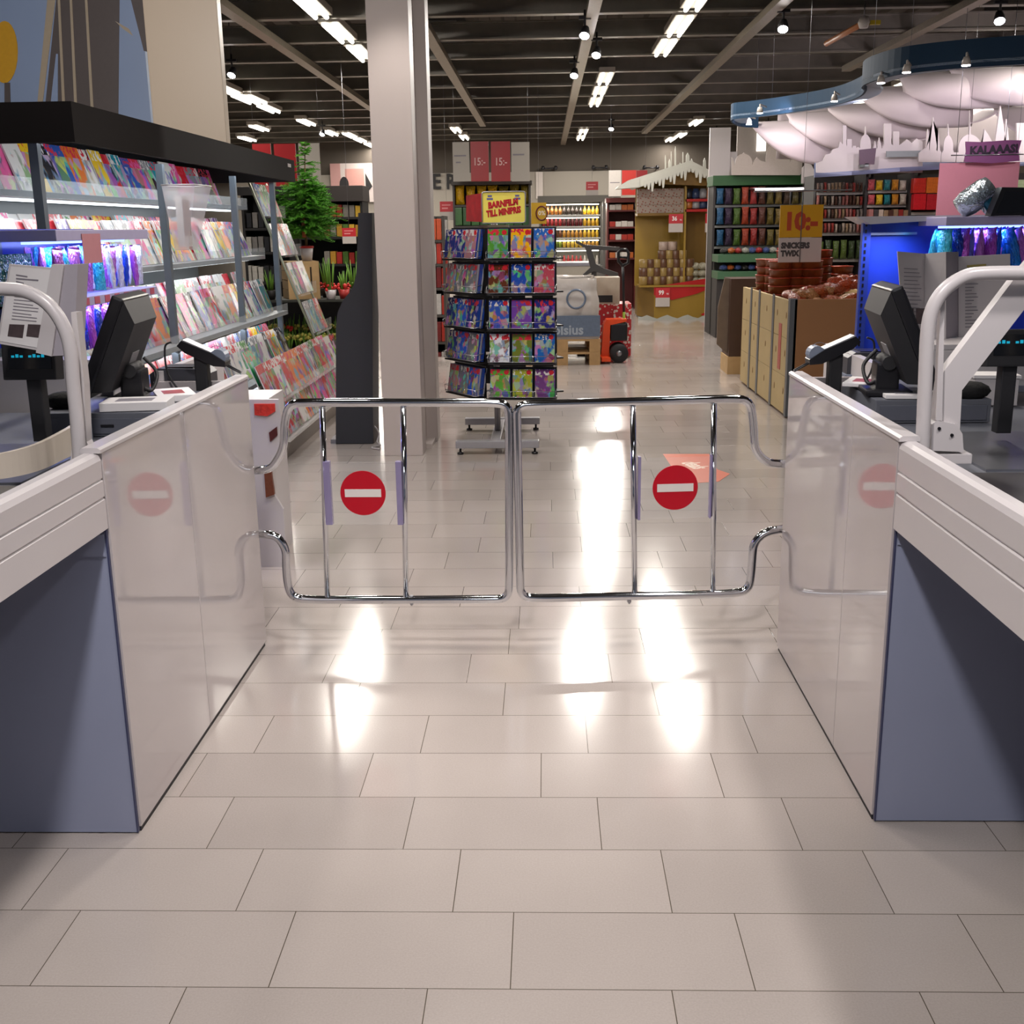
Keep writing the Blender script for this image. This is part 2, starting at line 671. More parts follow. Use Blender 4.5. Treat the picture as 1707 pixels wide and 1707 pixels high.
WALLP = M('grey_painted_wall', '#8d857b', 0.7, noise=0.05, scale=1.5)
WALLD = M('dark_grey_wall', '#4c453d', 0.75, noise=0.06, scale=1.5)
struct(tag(MB().bx(ROOM_X0, ROOM_X1, ROOM_Y1 - .02, ROOM_Y1 + .15, 0, CEIL_Z).build('wall_back', WALLD), 'far grey wall of the shop', 'wall'))
struct(tag(MB().bx(ROOM_X0 - .15, ROOM_X0, ROOM_Y0, ROOM_Y1, 0, CEIL_Z).build('wall_left', WALLP), 'left wall of the shop', 'wall'))
struct(tag(MB().bx(ROOM_X1, ROOM_X1 + .15, ROOM_Y0, ROOM_Y1, 0, CEIL_Z).build('wall_right', WALLP), 'right wall of the shop', 'wall'))

# lower pale wall panels on the far wall
lowp = struct(MB().bx(-8.9, 2.6, ROOM_Y1 - .10, ROOM_Y1 - .03, 0, 2.86).build('trim_1', M('pale_wall_cladding', '#8f897f', 0.6, noise=0.03, scale=1)))

# pillar: boxed steel column, painted pale
PILLAR = M('pale_pillar_paint', '#b9aeaa', 0.5, noise=0.02, scale=2)
pil = struct(tag(MB().bx(-1.103, -.838, 7.46, 7.68, 0, 4.05, .006).build('pillar', PILLAR), 'pale boxed pillar standing behind the left gate', 'pillar'))
MB().bx(-1.09, -.865, 7.68, 7.98, 0, 4.05).build('pillar_web', PILLAR, pil)
MB().bx(-1.10, -.785, 7.98, 8.2, 0, 4.05, .005).build('pillar_flange', PILLAR, pil)
MB().bx(-1.1, -.80, 7.72, 8.24, 0, .03).build('foot_plate', PILLAR, pil)

# broad far-left column and painted wall board behind the magazine rack
bcol = at(300, 100, Y=9.6)
x0, x1 = at(246, 100, Y=9.6).x, at(368, 100, Y=9.6).x
struct(tag(MB().bx(x0, x1, 9.6, 9.72, 0, 4.05, .01).build('column', M('beige_column', '#b5a48f', 0.45, noise=0.03, scale=1.2)), 'broad beige column rising behind the magazine rack', 'column'))


def mural():
    Y = 9.9
    xa, xb = at(-160, 100, Y=Y).x, at(243, 100, Y=Y).x
    w = struct(tag(MB().bx(xa, xb, Y, Y + .08, 0.0, 4.05).build('wall_mural', M('mural_sky_paint', '#7c8ca8', 0.6, noise=0.12, scale=1.0)), 'painted sky mural board behind the magazine rack', 'wall'))
    grey = M('mural_dark_grey', '#4c4442', 0.6)
    tan = M('mural_tan_line', '#9a8c78', 0.6)
    yel = M('mural_yellow', '#b98a1c', 0.6, noise=0.1)

    def flat(px, nm, mat, dy):
        P = [at(a, b, Y=Y) for a, b in px]
        MB().prism([(p.x, p.z) for p in P], 'y', Y - dy, Y + .001).build(nm, mat, w)
    flat([(85, -60), (100, -60), (68, 200), (60, 200)], 'painted_cable', tan, .006)
    flat([(100, -60), (200, -60), (197, 250), (68, 250)], 'painted_tower', grey, .004)
    flat([(94, 90), (97, 90), (97, 200), (82, 200)], 'painted_gap', M('mural_sky_gap', '#7c8ca8', 0.6), .008)
    for a, b in ((97, 110), (117, 130), (142, 158)):
        flat([(a - 2, -40), (a + 2, -40), (b + 3, 260), (b - 2, 260)], 'painted_line', tan, .009)
    flat([(216, -10), (262, -10), (262, 90), (240, 85)], 'painted_beam', grey, .005)
    flat([(8 + 22 * math.cos(t), 87 + 52 * math.sin(t)) for t in [i * PI / 12 for i in range(24)]], 'painted_crown', yel, .006)
    flat([(8, 138), (17, 138), (19, 215), (8, 215)], 'painted_trunk', grey, .007)
    flat([(192, 35), (215, 48), (222, 60), (205, 48)], 'painted_cloud', tan, .006)


mural()


# ------------------------------------------------------------------ ceiling lights
LUM = M('lit_tube', '#ffffff', 0.4, emit=(1.0, 0.94, 0.80, 1), es=7.0, noise=0)
HOUSING = M('luminaire_housing', '#b8b2a8', 0.4, noise=0.05)
LZ = cz_(3.12)
lum0 = thing('ceiling_light', '', 'ceiling light', (0, 0, LZ), 0, 'twin tube ceiling lights')
MB().bx(-.11, .11, -.58, .58, .02, .09, .008).build('housing', HOUSING, lum0)
for sx in (-.055, .055):
    MB().tube([(sx, -.55, .0), (sx, .55, .0)], .022, 10).build('tube_lamp', LUM, lum0)
for sy in (-.5, .5):
    MB().bar((0, sy, .09), (0, sy, .24), .005, 6).build('hanger', BEAM, lum0)
area(lum0, (0, 0, -.04), .17, 1.1, TUBE_W, WARM)
LROWS = {'left': (-2.175, [11.2, 12.7, 14.15]),
         'right': (1.44, [11.2, 12.7, 14.15]),
         'gate': (1.5, [4.9]), 'added cash desk': (-.43, [4.9]), 'added rack': (-2.3, [4.9]),  # unseen luminaires added to brighten the gates, mid floor and pillar
         'middle': (.875, [16.9, 18.45, 19.95, 26.0, 27.7])}
first = True
for rn, (x, ys) in LROWS.items():
    for i, y in enumerate(ys):
        lb = f'lit twin tube ceiling light, {ordn(i)} from the front in the {rn} row'
        if first:
            lum0.location = (x, y, LZ)
            lum0['label'] = lb
            first = False
        else:
            dup(lum0, (x, y, LZ), None, lb)
for i, (x, y) in enumerate([(-1.87, 25.0), (-1.84, 27.0)]):
    dup(lum0, (x, y, LZ), None, f'lit twin tube ceiling light, {ordn(i)} beyond the pillar')
for i, y in enumerate((12, 15, 18, 21.2, 24.4)):
    dup(lum0, (5.5, y, LZ), None, f'lit ceiling light over the sweets aisle, {ordn(i)} from the front')
for i, y in enumerate((15.6, 18.7, 22.7, 25.2)):
    dup(lum0, (-4.6, y, LZ), None, f'lit ceiling light over the flower corner, {ordn(i)} from the front')

for i, (px, py) in enumerate(((376, 150), (408, 166), (448, 182), (432, 214), (412, 232), (583, 226), (600, 234), (617, 242), (1135, 226), (1118, 233), (1160, 205))):
    q = at(px, py, Z=LZ)
    dup(lum0, (q.x, q.y, LZ), None, f'small far ceiling light, {ordn(i)} from the left in the far rows')
# cable trays running into the shop
TRAY = M('perforated_tray', '#958a7a', 0.4, 0.5, noise=0.25, scale=40)
for i, (x, y0, y1, lb) in enumerate(tuple((a_ * CS, b_ * CS, c_ * CS, d_) for a_, b_, c_, d_ in ((-2.36, 6, 17.5, 'long perforated cable tray left of the pillar'), (-.98, 8, 19, 'long perforated cable tray right of the pillar'),
                                     (.385, 7, 23.5, 'long track carrying black spotlights over the aisle'), (1.79, 7, 21, 'long perforated cable tray over the wooden bin'),
                                     (3.28, 7, 13, 'perforated cable tray above the blue canopy')))):
    mb = MB()
    mb.bx(x - .06, x + .06, y0, y1, 3.487, 3.492)
    mb.bx(x - .06, x - .055, y0, y1, 3.492, 3.557)
    mb.bx(x + .055, x + .06, y0, y1, 3.492, 3.557)
    o = tag(mb.build('cable_tray', TRAY), lb, 'cable tray', 'cable trays under the roof')
# spotlights
LENS = M('lit_spot_lens', '#ffffff', 0.4, emit=(1.0, 0.95, 0.98, 1), es=22.0, noise=0)
sp0 = thing('spotlight', '', 'spotlight', (0, 0, 3.1), 0, 'ceiling spotlights')
mb = MB(); mb.bar((0, 0, .118), (0, 0, -.03), .012, 8); mb.bx(-.06, .06, -.02, .02, .03, .06)
mb.build('bracket', BLACK_M, sp0)
mb = MB(); mb.lathe([(.018, .07), (.035, .06), (.05, .0), (.055, -.05), (.05, -.05), (.045, -.03)], 14)
hd = mb.build('lamp_head', BLACK_M, sp0, (0, 0, -.09), (R(-38), R(10), 0))
MB().lathe([(0, -.047), (.048, -.047), (.048, -.04), (0, -.04)], 14).build('lens', LENS, hd)
SPOTS = [((.33, 9.5), 'black spotlight on the aisle track, nearest one'), ((.47, 10.55), 'black spotlight on the aisle track, second one'),
         ((.31, 11.9), 'black spotlight on the aisle track, third one'), ((1.86, 9.37), 'bright spotlight at the near end of the cable tray over the bin'),
         ((1.05, 18.3), 'glaring spotlight above the far aisle'), ((-3.0, 11.4), 'bright spotlight hanging beside the beige column'),
         ((-3.48, 18.4), 'glaring starry spotlight above the flower corner'), ((3.0, 20.5), 'far spotlight over the sweets shelves, left one'),
         ((3.6, 19.0), 'far spotlight over the sweets shelves, right one'), ((-3.1, 21.5), 'far spotlight over the plants, left one'), ((-2.5, 21.9), 'far spotlight over the plants, right one'),
         ((3.45, 9.2), 'dark spotlight at the near end of the tray above the blue canopy')]
for i, ((x, y), lb) in enumerate(SPOTS):
    z = 3.45
    x, y = x * CS, y * CS
    if i == 0:
        o = sp0
        o.location = (x, y, z)
        o['label'] = lb
    else:
        o = dup(sp0, (x, y, z), (0, 0, 0), lb)
        if 4 <= i <= 10:
            MB().bar((0, 0, .1), (0, 0, HANG_Z - z), .006, 6).build('hanging_cord', BLACK_M, o)
for (x, y, tx, ty, tz, wt, cone) in ((.41, 11.7, -.3, 7.4, 1.0, 170, 60), (-3.75, 14.1, -2.4, 13, .8, 120, 75), (-4.3, 22.9, -4, 20, 1, 200, 75), (2.32, 11.6, 2.3, 10, .9, 220, 60), (1.31, 22.6, 2.1, 18.7, 1.2, 320, 70),
                                   (-.9, 7.0, -.9, 7.2, 0, 60, 75), (-.03, 9.2, .1, 9.0, 0, 110, 75)):
    d = Vector((tx - x, ty - y, tz - 3.3))
    spotlamp(None, (x, y, 3.3), d.to_track_quat('-Z', 'Y').to_euler(), wt, (1, .93, .86), R(cone))
# unseen spotlights: first pair inferred from shadows, others added to brighten panels, floor, mural
for i, (x, y, tx, ty, tz, wt, cone) in enumerate(((1.48, 1.6, .15, 2.2, 0, 150, 62), (-.40, .7, -.1, 2.4, .1, 290, 80), (1.1, 3.4, -1.1, 3.0, .6, 45, 70), (-1.2, 3.3, .9, 3.2, .5, 35, 70), (-.1, 3.2, -.05, 4.4, 0, 120, 75), (-3.0, 6.4, -3.0, 9.9, 2.9, 330, 85))):
    d = Vector((tx - x, ty - y, tz - 3.36))
    o = dup(sp0, (x, y, 3.45), (0, 0, d.to_track_quat('-Z', 'Y').to_euler().z), f'{ordn(i)} unseen black spotlight in the set lighting checkout lane and mural')
    spotlamp(None, (x, y, 3.28), d.to_track_quat('-Z', 'Y').to_euler(), wt, (1, .95, .93), R(cone), .5, .13)
hall = thing('added_fill_light', 'broad white fill light panel added unseen before the checkouts', 'ceiling light', (0.0, -2.6, 3.6))  # added fill panel behind the camera, brightens surfaces facing the entrance
MB().bx(-1.2, 1.2, -.3, .3, .0, .06, .01).build('housing', HOUSING, hall)
MB().bar((0, 0, .06), (0, 0, .48), .01, 6).build('hanger', BEAM, hall)
area(hall, (0, .05, -.03), 2.2, .5, 38, (.92, .95, 1.0), (R(62), 0, 0))
# ================================================================== checkout counters
XL, XR = -1.049, 0.835
YNL, YFL = 2.558, 3.90       # left tall panel near / far edge
YNR, YFR = 2.624, 3.84
PTOP = 1.012


def counter(side):
    L_ = side == 'left'
    X, yn, yf = (XL, YNL, YFL) if L_ else (XR, YNR, YFR)
    s = -1 if L_ else 1            # outward (away from the aisle)
    t = thing('checkout_counter', ('white glossy checkout counter left of the gates' if L_ else 'white glossy checkout counter right of the gates'), 'checkout counter', (X, yn, 0), 0, 'checkout counters')

    def B(mb, x0, x1, y0, y1, z0, z1, bev=0.0):
        a, b = sorted((s * x0, s * x1))
        return mb.bx(a, b, y0, y1, z0, z1, bev)
    D = yf - yn
    seam = .62 if L_ else .40
    # tall glossy side panel in two sheets
    B(MB(), 0, .022, .004, seam - .0015, .016, PTOP - .013, .002).build('side_panel', WHITE_GLOSS, t)
    B(MB(), 0, .022, seam + .0015, D, .016, PTOP - .013, .002).build('side_panel', WHITE_GLOSS, t)
    mb = MB()
    B(mb, .004, .020, .01, D - .01, .0, .05)
    mb.build('toe_kick', BLACK_M, t)
    mb = MB()
    mb.prism([(-s * .003, PTOP - .013), (s * .046, PTOP - .013), (s * .046, PTOP - .004), (s * .042, PTOP), (s * .004, PTOP), (-s * .003, PTOP - .005)], 'y', -.012, D)
    mb.build('top_cap', WHITE_PAINT, t)
    # front panel under the conveyor
    mb = MB()
    B(mb, .010, .95, -.004, .018, .004, .815)
    mb.build('front_panel', COOL_CAST_GREY, t)
    mb = MB()
    B(mb, .006, .010, -.006, .03, .004, .81)
    mb.build('corner_trim', M('dark_blue_trim', '#3a3e5c', 0.35), t)
    B(MB(), .012, .2, -.008, -.003, .745, .80).build('bracket_plate', COOL_CAST_GREY, t)
    B(MB(), .03, .40, .02, D - .03, .0, .70).build('carcass', DARK_GREY, t)
    # conveyor bed reaching towards the entrance
    zb = .812 if L_ else .782
    zt = 1.0
    m = zt - zb
    prof = [(0, zb + .004), (.0, zb + m * .40), (.004, zb + m * .415), (.004, zb + m * .43), (0, zb + m * .44), (0, zb + m * .64), (.005, zb + m * .655), (.001, zb + m * .68), (0, zt - .018),
            (.005, zt - .006), (.016, zt), (.036, zt), (.044, zt - .01), (.044, zb), (.006, zb)]
    mb = MB()
    mb.prism([(s * a, z) for a, z in prof], 'y', -1.75, -.006)
    mb.build('side_rail', WHITE_PAINT, t)
    B(MB(), .044, 1.1, -1.7, .0, zb + .01, zb + .05).build('conveyor_pan', DARK_GREY, t)
    B(MB(), .05, .62, -1.7, -.06, .90, .935, .006).build('conveyor_belt', BELT, t)
    B(MB(), .044, .05, -1.7, .0, zb + .05, .95).build('belt_skirt', DARK_GREY, t)
    B(MB(), .63, 1.1, -1.7, -.06, .90, .93).build('bed_edge', STEEL, t)
    # worktop and steel scanner plate
    B(MB(), .03, .95, -.05, D - .1, .86, .90, .003).build('worktop', DARK_GREY, t)
    B(MB(), .25, .62, .10, .62, .90, .906).build('scanner_plate', STEEL, t)
    # far end return
    B(MB(), .022, .33, D - .022, D, .3, PTOP - .02, .003).build('end_panel', WHITE_GLOSS, t)
    mb = MB()
    q = [(s * .30, D), (s * .33, D), (s * .33, D + .75), (s * .30, D + .75)]
    mb.prism(q, 'z', .3, PTOP + .015)
    mb.build('back_panel', WHITE_PAINT, t)
    # cashier desk wall on the far side of the lane
    return t


cl, cr_ = counter('left'), counter('right')

# neighbouring cashier desks (white panels further out)
d1 = thing('cashier_desk', 'white cashier desk behind the left conveyor', 'desk', (-1.9, 3.9, 0), 0, 'cashier desks')
MB().bx(-1.0, .42, 0, .03, 0, 1.05, .004).build('front_panel', WHITE_PAINT, d1)
MB().bx(-1.0, .42, .0, .12, 1.05, 1.07, .004).build('worktop', WHITE_PAINT, d1)
MB().bx(.38, .42, .03, .12, 0, 1.05, .004).build('end_panel', WHITE_PAINT, d1)
d2 = thing('cashier_desk', 'white cashier desk behind the right conveyor', 'desk', (1.62, 4.0, 0), 0, 'cashier desks')
MB().bx(-.25, 1.5, 0, .03, 0, 1.06, .004).build('front_panel', WHITE_PAINT, d2)
MB().bx(-.25, 1.5, .0, .5, 1.06, 1.08, .004).build('worktop', WHITE_PAINT, d2)
tr = MB().bx(-.30, 1.5, -.16, -.02, .93, .955, .003).build('steel_ledge', STEEL, d2)


# ------------------------------------------------------------------ till boxes, monitors, terminals
def till_box(side):
    L_ = side == 'left'
    x0, x1, y = (-1.537, -1.118, 3.31) if L_ else (1.010, 1.36, 3.42)
    t = thing('till_box', f'dark grey till box with drawer on the {side} counter', 'till drawer', ((x0 + x1) / 2, y, .902), 0, 'till drawers')
    w = (x1 - x0) / 2
    MB().bx(-w, w, 0, .46, 0, .072, .004).build('case', DARK_GREY, t)
    MB().bx(-w + .012, w - .012, -.004, .01, .008, .055, .002).build('drawer', M('till_box_front', '#565862', 0.45), t)
    MB().bx(-.02, .02, -.008, -.003, .03, .037).build('handle', BLACK, t)
    return t


till_box('left'); till_box('right')


def monitor(side):
    L_ = side == 'left'
    s = 1 if L_ else -1           # +X is the back of the left monitor
    loc = (-1.325, 3.56, .976) if L_ else (1.075, 3.56, .976)
    t = thing('till_monitor', f'black till monitor on the {side} counter seen from its back', 'monitor', loc, R(6) * s, 'till monitors')
    a = R(24) * s
    xf = Matrix.Translation((-s * .035, 0, .175)) @ Matrix.Rotation(a, 4, 'Y') @ Matrix.Scale(1.08, 4)
    mb = MB(); mb.xf = xf
    xa, xb = sorted((0, -s * .035))
    mb.bx(xa, xb, -.155, .155, -.15, .155, .008)
    scr = mb.build('bezel', BLACK, t)
    mb = MB(); mb.xf = xf
    xa, xb = sorted((-s * .034, -s * .038))
    mb.bx(xa, xb, -.135, .135, -.125, .14)
    mb.build('screen', M('dark_screen', '#0a0c10', 0.1), t)
    mb = MB(); mb.xf = xf
    # bevelled back shell
    A = [(0, -.15, -.13), (0, .15, -.13), (0, .15, .15), (0, -.15, .15)]
    Bk = [(s * .045, -.135, -.11), (s * .045, .135, -.11), (s * .045, .135, .10), (s * .045, -.135, .10)]
    va, vb = [mb._v(p) for p in A], [mb._v(p) for p in Bk]
    for i in range(4):
        mb._f([va[i], va[(i + 1) % 4], vb[(i + 1) % 4], vb[i]])
    mb._f(va[::-1]); mb._f(vb)
    mb.build('back_shell', BLACK_M, t)
    mb = MB(); mb.xf = xf
    xa, xb = sorted((s * .044, s * .0465))
    mb.bx(xa, xb, -.03, .05, -.04, .0)
    mb.build('sticker', M('grey_sticker', '#8f8d90', 0.5), t)
    mb = MB()
    mb.bx(-.035, .035, -.05, .05, .0, .10, .008)
    mb.bx(-.07, .07, -.09, .09, .0, .018, .006)
    mb.build('stand', BLACK, t)
    mb = MB(); mb.bar((0, -.06, .10), (0, .06, .10), .022, 12)
    mb.build('hinge', BLACK_M, t)
    mb = MB(); mb.tube(smooth_path([(s * .02, .06, .13), (s * .06, .05, .08), (s * .05, .0, .03), (s * .02, -.02, .05)]), .006, 8)
    mb.build('cable', BLACK_M, t)
    return t


monitor('left'); monitor('right')


def terminal(side):
    L_ = side == 'left'
    s = 1 if L_ else -1
    loc = (-1.185, 3.83, .90) if L_ else (.955, 3.72, .90)
    t = thing('card_terminal', f'black card payment terminal on a post at the far end of the {side} counter', 'card terminal', loc, 0, 'card terminals')
    mb = MB(); mb.bx(-.022, .022, -.022, .022, 0, .185, .006); mb.bx(-.04, .04, -.04, .04, 0, .012, .004)
    mb.build('post', BLACK_M, t)
    xf = Matrix.Translation((s * .012, 0, .192)) @ Matrix.Rotation(R(24) * s, 4, 'Y') @ Matrix.Scale(.82, 4)
    mb = MB(); mb.xf = xf
    mb.prism([(-.11, -.006), (-.10, .022), (.03, .024), (.10, .012), (.105, -.008), (.06, -.024), (-.07, -.02)] if s > 0 else [(.11, -.006), (.10, .022), (-.03, .024), (-.10, .012), (-.105, -.008), (-.06, -.024), (.07, -.02)], 'y', -.042, .042)
    mb.build('body', BLACK, t)
    mb = MB(); mb.xf = xf
    xa, xb = sorted((-s * .10, s * .03))
    mb.bx(xa, xb, -.036, .036, .021, .027, .002)
    mb.build('top_plate', M('silver_plastic', '#a8a8ac', 0.25, 0.3), t)
    mb = MB(); mb.xf = xf
    mb.tube([(s * .045 + s * .035 * math.cos(k * PI / 8), 0, .02 + .035 * math.sin(k * PI / 8)) for k in range(9)], .001, 4)
    mb.prism([(s * .062 + .034 * math.cos(k * PI / 8), .014 + .036 * math.sin(k * PI / 8)) for k in range(9)], 'y', -.034, .034)
    mb.build('keypad_hood', GREY_PL, t)
    mb = MB(); mb.xf = xf
    mb.tube(round_path([(s * .10, -.012, -.006), (s * .165, -.014, -.012), (s * .165, .014, -.012), (s * .10, .012, -.006)], .01, 3), .0035, 6)
    mb.build('card_loop', BLACK_M, t)
    P = [(-s * .10, 0, .235), (-s * .125, 0, .215), (-s * .12, 0, .12), (-s * .06, -.01, .04), (-s * .03, -.02, .012)]
    MB().tube(smooth_path(P), .0035, 6).build('cable', BLACK_M, t)
    return t


terminal('left'); terminal('right')


# small desk things ------------------------------------------------------------------
def printer(loc, rz, label):
    t = thing('receipt_printer', label, 'printer', loc, rz, 'receipt printers')
    MB().prism([(-.10, 0), (.10, 0), (.10, .055), (.085, .075), (-.07, .08), (-.10, .06)], 'y', -.07, .07).build('case', M('dark_printer_plastic', '#3a3a40', 0.4), t)
    MB().bx(-.05, .05, -.05, .05, .076, .082).build('paper_slot', BLACK, t)


printer((-1.30, 3.98, .955), 0, 'dark receipt printer behind the monitor on the left counter')
printer((1.22, 4.25, .955), 0, 'dark receipt printer behind the monitor on the right counter')
tag(MB().bx(-.11, .11, -.09, .09, 0, .053, .003).build('printer_riser', GREY_PL, None, (-1.30, 3.98, .902)), 'grey riser under the left receipt printer', 'riser')
tag(MB().bx(-.11, .11, -.09, .09, 0, .055, .003).build('printer_riser', GREY_PL, None, (1.22, 4.25, .90)), 'grey riser under the right receipt printer', 'riser')


def paper_pile(loc, rz, w, d, h, label, mat2='#a04a4a'):
    t = thing('leaflet_pile', label, 'leaflets', loc, rz, 'leaflet piles on the tills')
    MB().bx(-w / 2, w / 2, -d / 2, d / 2, 0, h, .002).build('sheets', PAPER, t)
    MB().bx(-w * .3, w * .25, -d * .25, d * .2, h, h + .0008).build('printed_panel', M('leaflet_print_' + mat2.strip('#'), mat2, 0.4), t)


paper_pile((-1.26, 3.39, .976), R(8), .20, .13, .026, 'thick white leaflet pile at the front of the left till box', '#8c8890')
paper_pile((-1.215, 3.60, .976), R(25), .12, .19, .02, 'leaflet pile with red print beside the left till monitor')
paper_pile((1.13, 3.47, .976), R(-4), .17, .10, .012, 'white leaflet pile at the front of the right till box', '#8c8890')
paper_pile((1.055, 3.70, .985), R(-25), .12, .17, .012, 'leaflet pile with red print beside the right till monitor')
def sack(nm, p, label):
    tag(MB().ball((0, 0, .02), .055, 2, (1.2, .8, .55)).build(nm, M('black_cloth', '#0c0b0d', 0.8, bump=0.4, noise=.3, scale=60), None, p), label, 'gloves')


sack('glove_pair', (-1.50, 3.42, .976), 'crumpled black gloves lying left of the left till monitor')
sack('glove_pair', (1.30, 3.45, .976), 'crumpled black gloves at the right end of the right till box')
t = thing('card_box', 'open white card box on the left desk', 'box', (-1.52, 3.72, .905), R(6))
MB().bx(-.07, .07, -.05, .05, 0, .09, .002).build('tray', WHITE_PAINT, t)
MB().bx(-.075, .075, -.055, .055, .09, .10).build('lid', PAPER, t)
t = thing('card_box', 'open white card box on the right desk', 'box', (1.50, 3.78, .905), R(-6))
MB().bx(-.07, .07, -.05, .05, 0, .09, .002).build('tray', WHITE_PAINT, t)
MB().bx(-.075, .075, -.055, .055, .09, .10).build('lid', PAPER, t)


# ------------------------------------------------------------------ arched cart barriers
def barrier_left():
    Y = 2.66
    base = at(133, 772, Y=Y)
    t = thing('arch_rail', 'white bent tube rail standing at the head of the left counter', 'rail', (base.x, Y, .95), 0, 'bent tube rails')
    o = Vector((base.x, Y, .95))
    px = [(-120, 483), (-40, 482), (15, 482), (48, 488), (80, 507), (104, 540), (117, 580), (122, 640), (128, 700), (133, 770)]
    pts = [at(a, b, Y=Y) - o for a, b in px]
    e_ = pts[0]
    pts = [Vector((e_.x + -1 * .15, 0, -.01)), Vector((e_.x + -1 * .148, 0, e_.z - .16)), Vector((e_.x + -1 * .115, 0, e_.z - .045))] + pts
    MB().tube(smooth_path(pts, 5), .0165, 14).build('tube', WHITE_PAINT, t)
    MB().prism([(p.x, p.z) for p in [at(*q, Y=Y + .05) - o for q in ((121, 520), (130, 520), (143, 640), (147, 735), (158, 757), (120, 768), (131, 640))]], 'y', .04, .075).build('upright_plate', WHITE_PAINT, t)
    MB().bx(-.03, .02, -.04, .09, -.016, .006, .003).build('base_plate', WHITE_PAINT, t)
    # document board on the rail
    t2 = thing('information_board', 'white notice board with printed sheet beside the left bent rail', 'notice board', (-1.22, 2.95, .95), 0, 'notice boards on the tills')
    o = Vector((-1.22, 2.95, .95))
    Q = lambda a, b, dy=0: (lambda p: (p.x - o.x, p.z - o.z))(at(a, b, Y=2.95 + dy))
    MB().prism([Q(17, 440), (Q(95, 447)), Q(72, 585), Q(-3, 572)], 'y', -.006, .006).build('board', WHITE_PAINT, t2)
    MB().prism([Q(20, 444), (Q(90, 450)), Q(68, 580), Q(1, 568)], 'y', -.0075, -.006).build('sheet', PAPER, t2)
    mb = MB()
    for k in range(9):
        u = k / 9
        yy = 488 + 48 * u
        mb.prism([Q(27 - 6 * u, yy), Q((70 if k % 3 else 60) - 8 * u, yy + 4), Q((70 if k % 3 else 60) - 8 * u, yy + 5.4), Q(27 - 6 * u, yy + 1.4)], 'y', -.0083, -.0075)
    for yy, xe in ((457, 48), (463, 66), (468, 42)):
        mb.prism([Q(29, yy), Q(xe, yy + 3), Q(xe, yy + 5.5), Q(29, yy + 2.5)], 'y', -.0083, -.0075)
    mb.build('printed_lines', M('grey_print', '#77727a', 0.6), t2)
    for a in (17, 48):
        MB().prism([Q(a + 1, 540), Q(a + 26, 541), Q(a + 23, 563), Q(a - 2, 560)], 'y', -.0085, -.0075).build('printed_picture', M('dark_photo_print', '#4a3e40', 0.5, noise=.5, scale=60), t2)
    MB().prism([Q(94, 440), Q(114, 441), Q(94, 592), Q(68, 586)], 'y', -.03, .0).build('bracket_plate', WHITE_PAINT, t2)
    MB().prism([Q(114, 441), Q(135, 440), Q(128, 590), Q(94, 592)], 'y', -.02, .05).build('bracket_box', M('grey_painted_plastic', '#a09aa2', 0.4), t2)
    MB().bx(-.045, -.02, .0, .03, -.04, .30).build('stem', GREY_PL, t2)


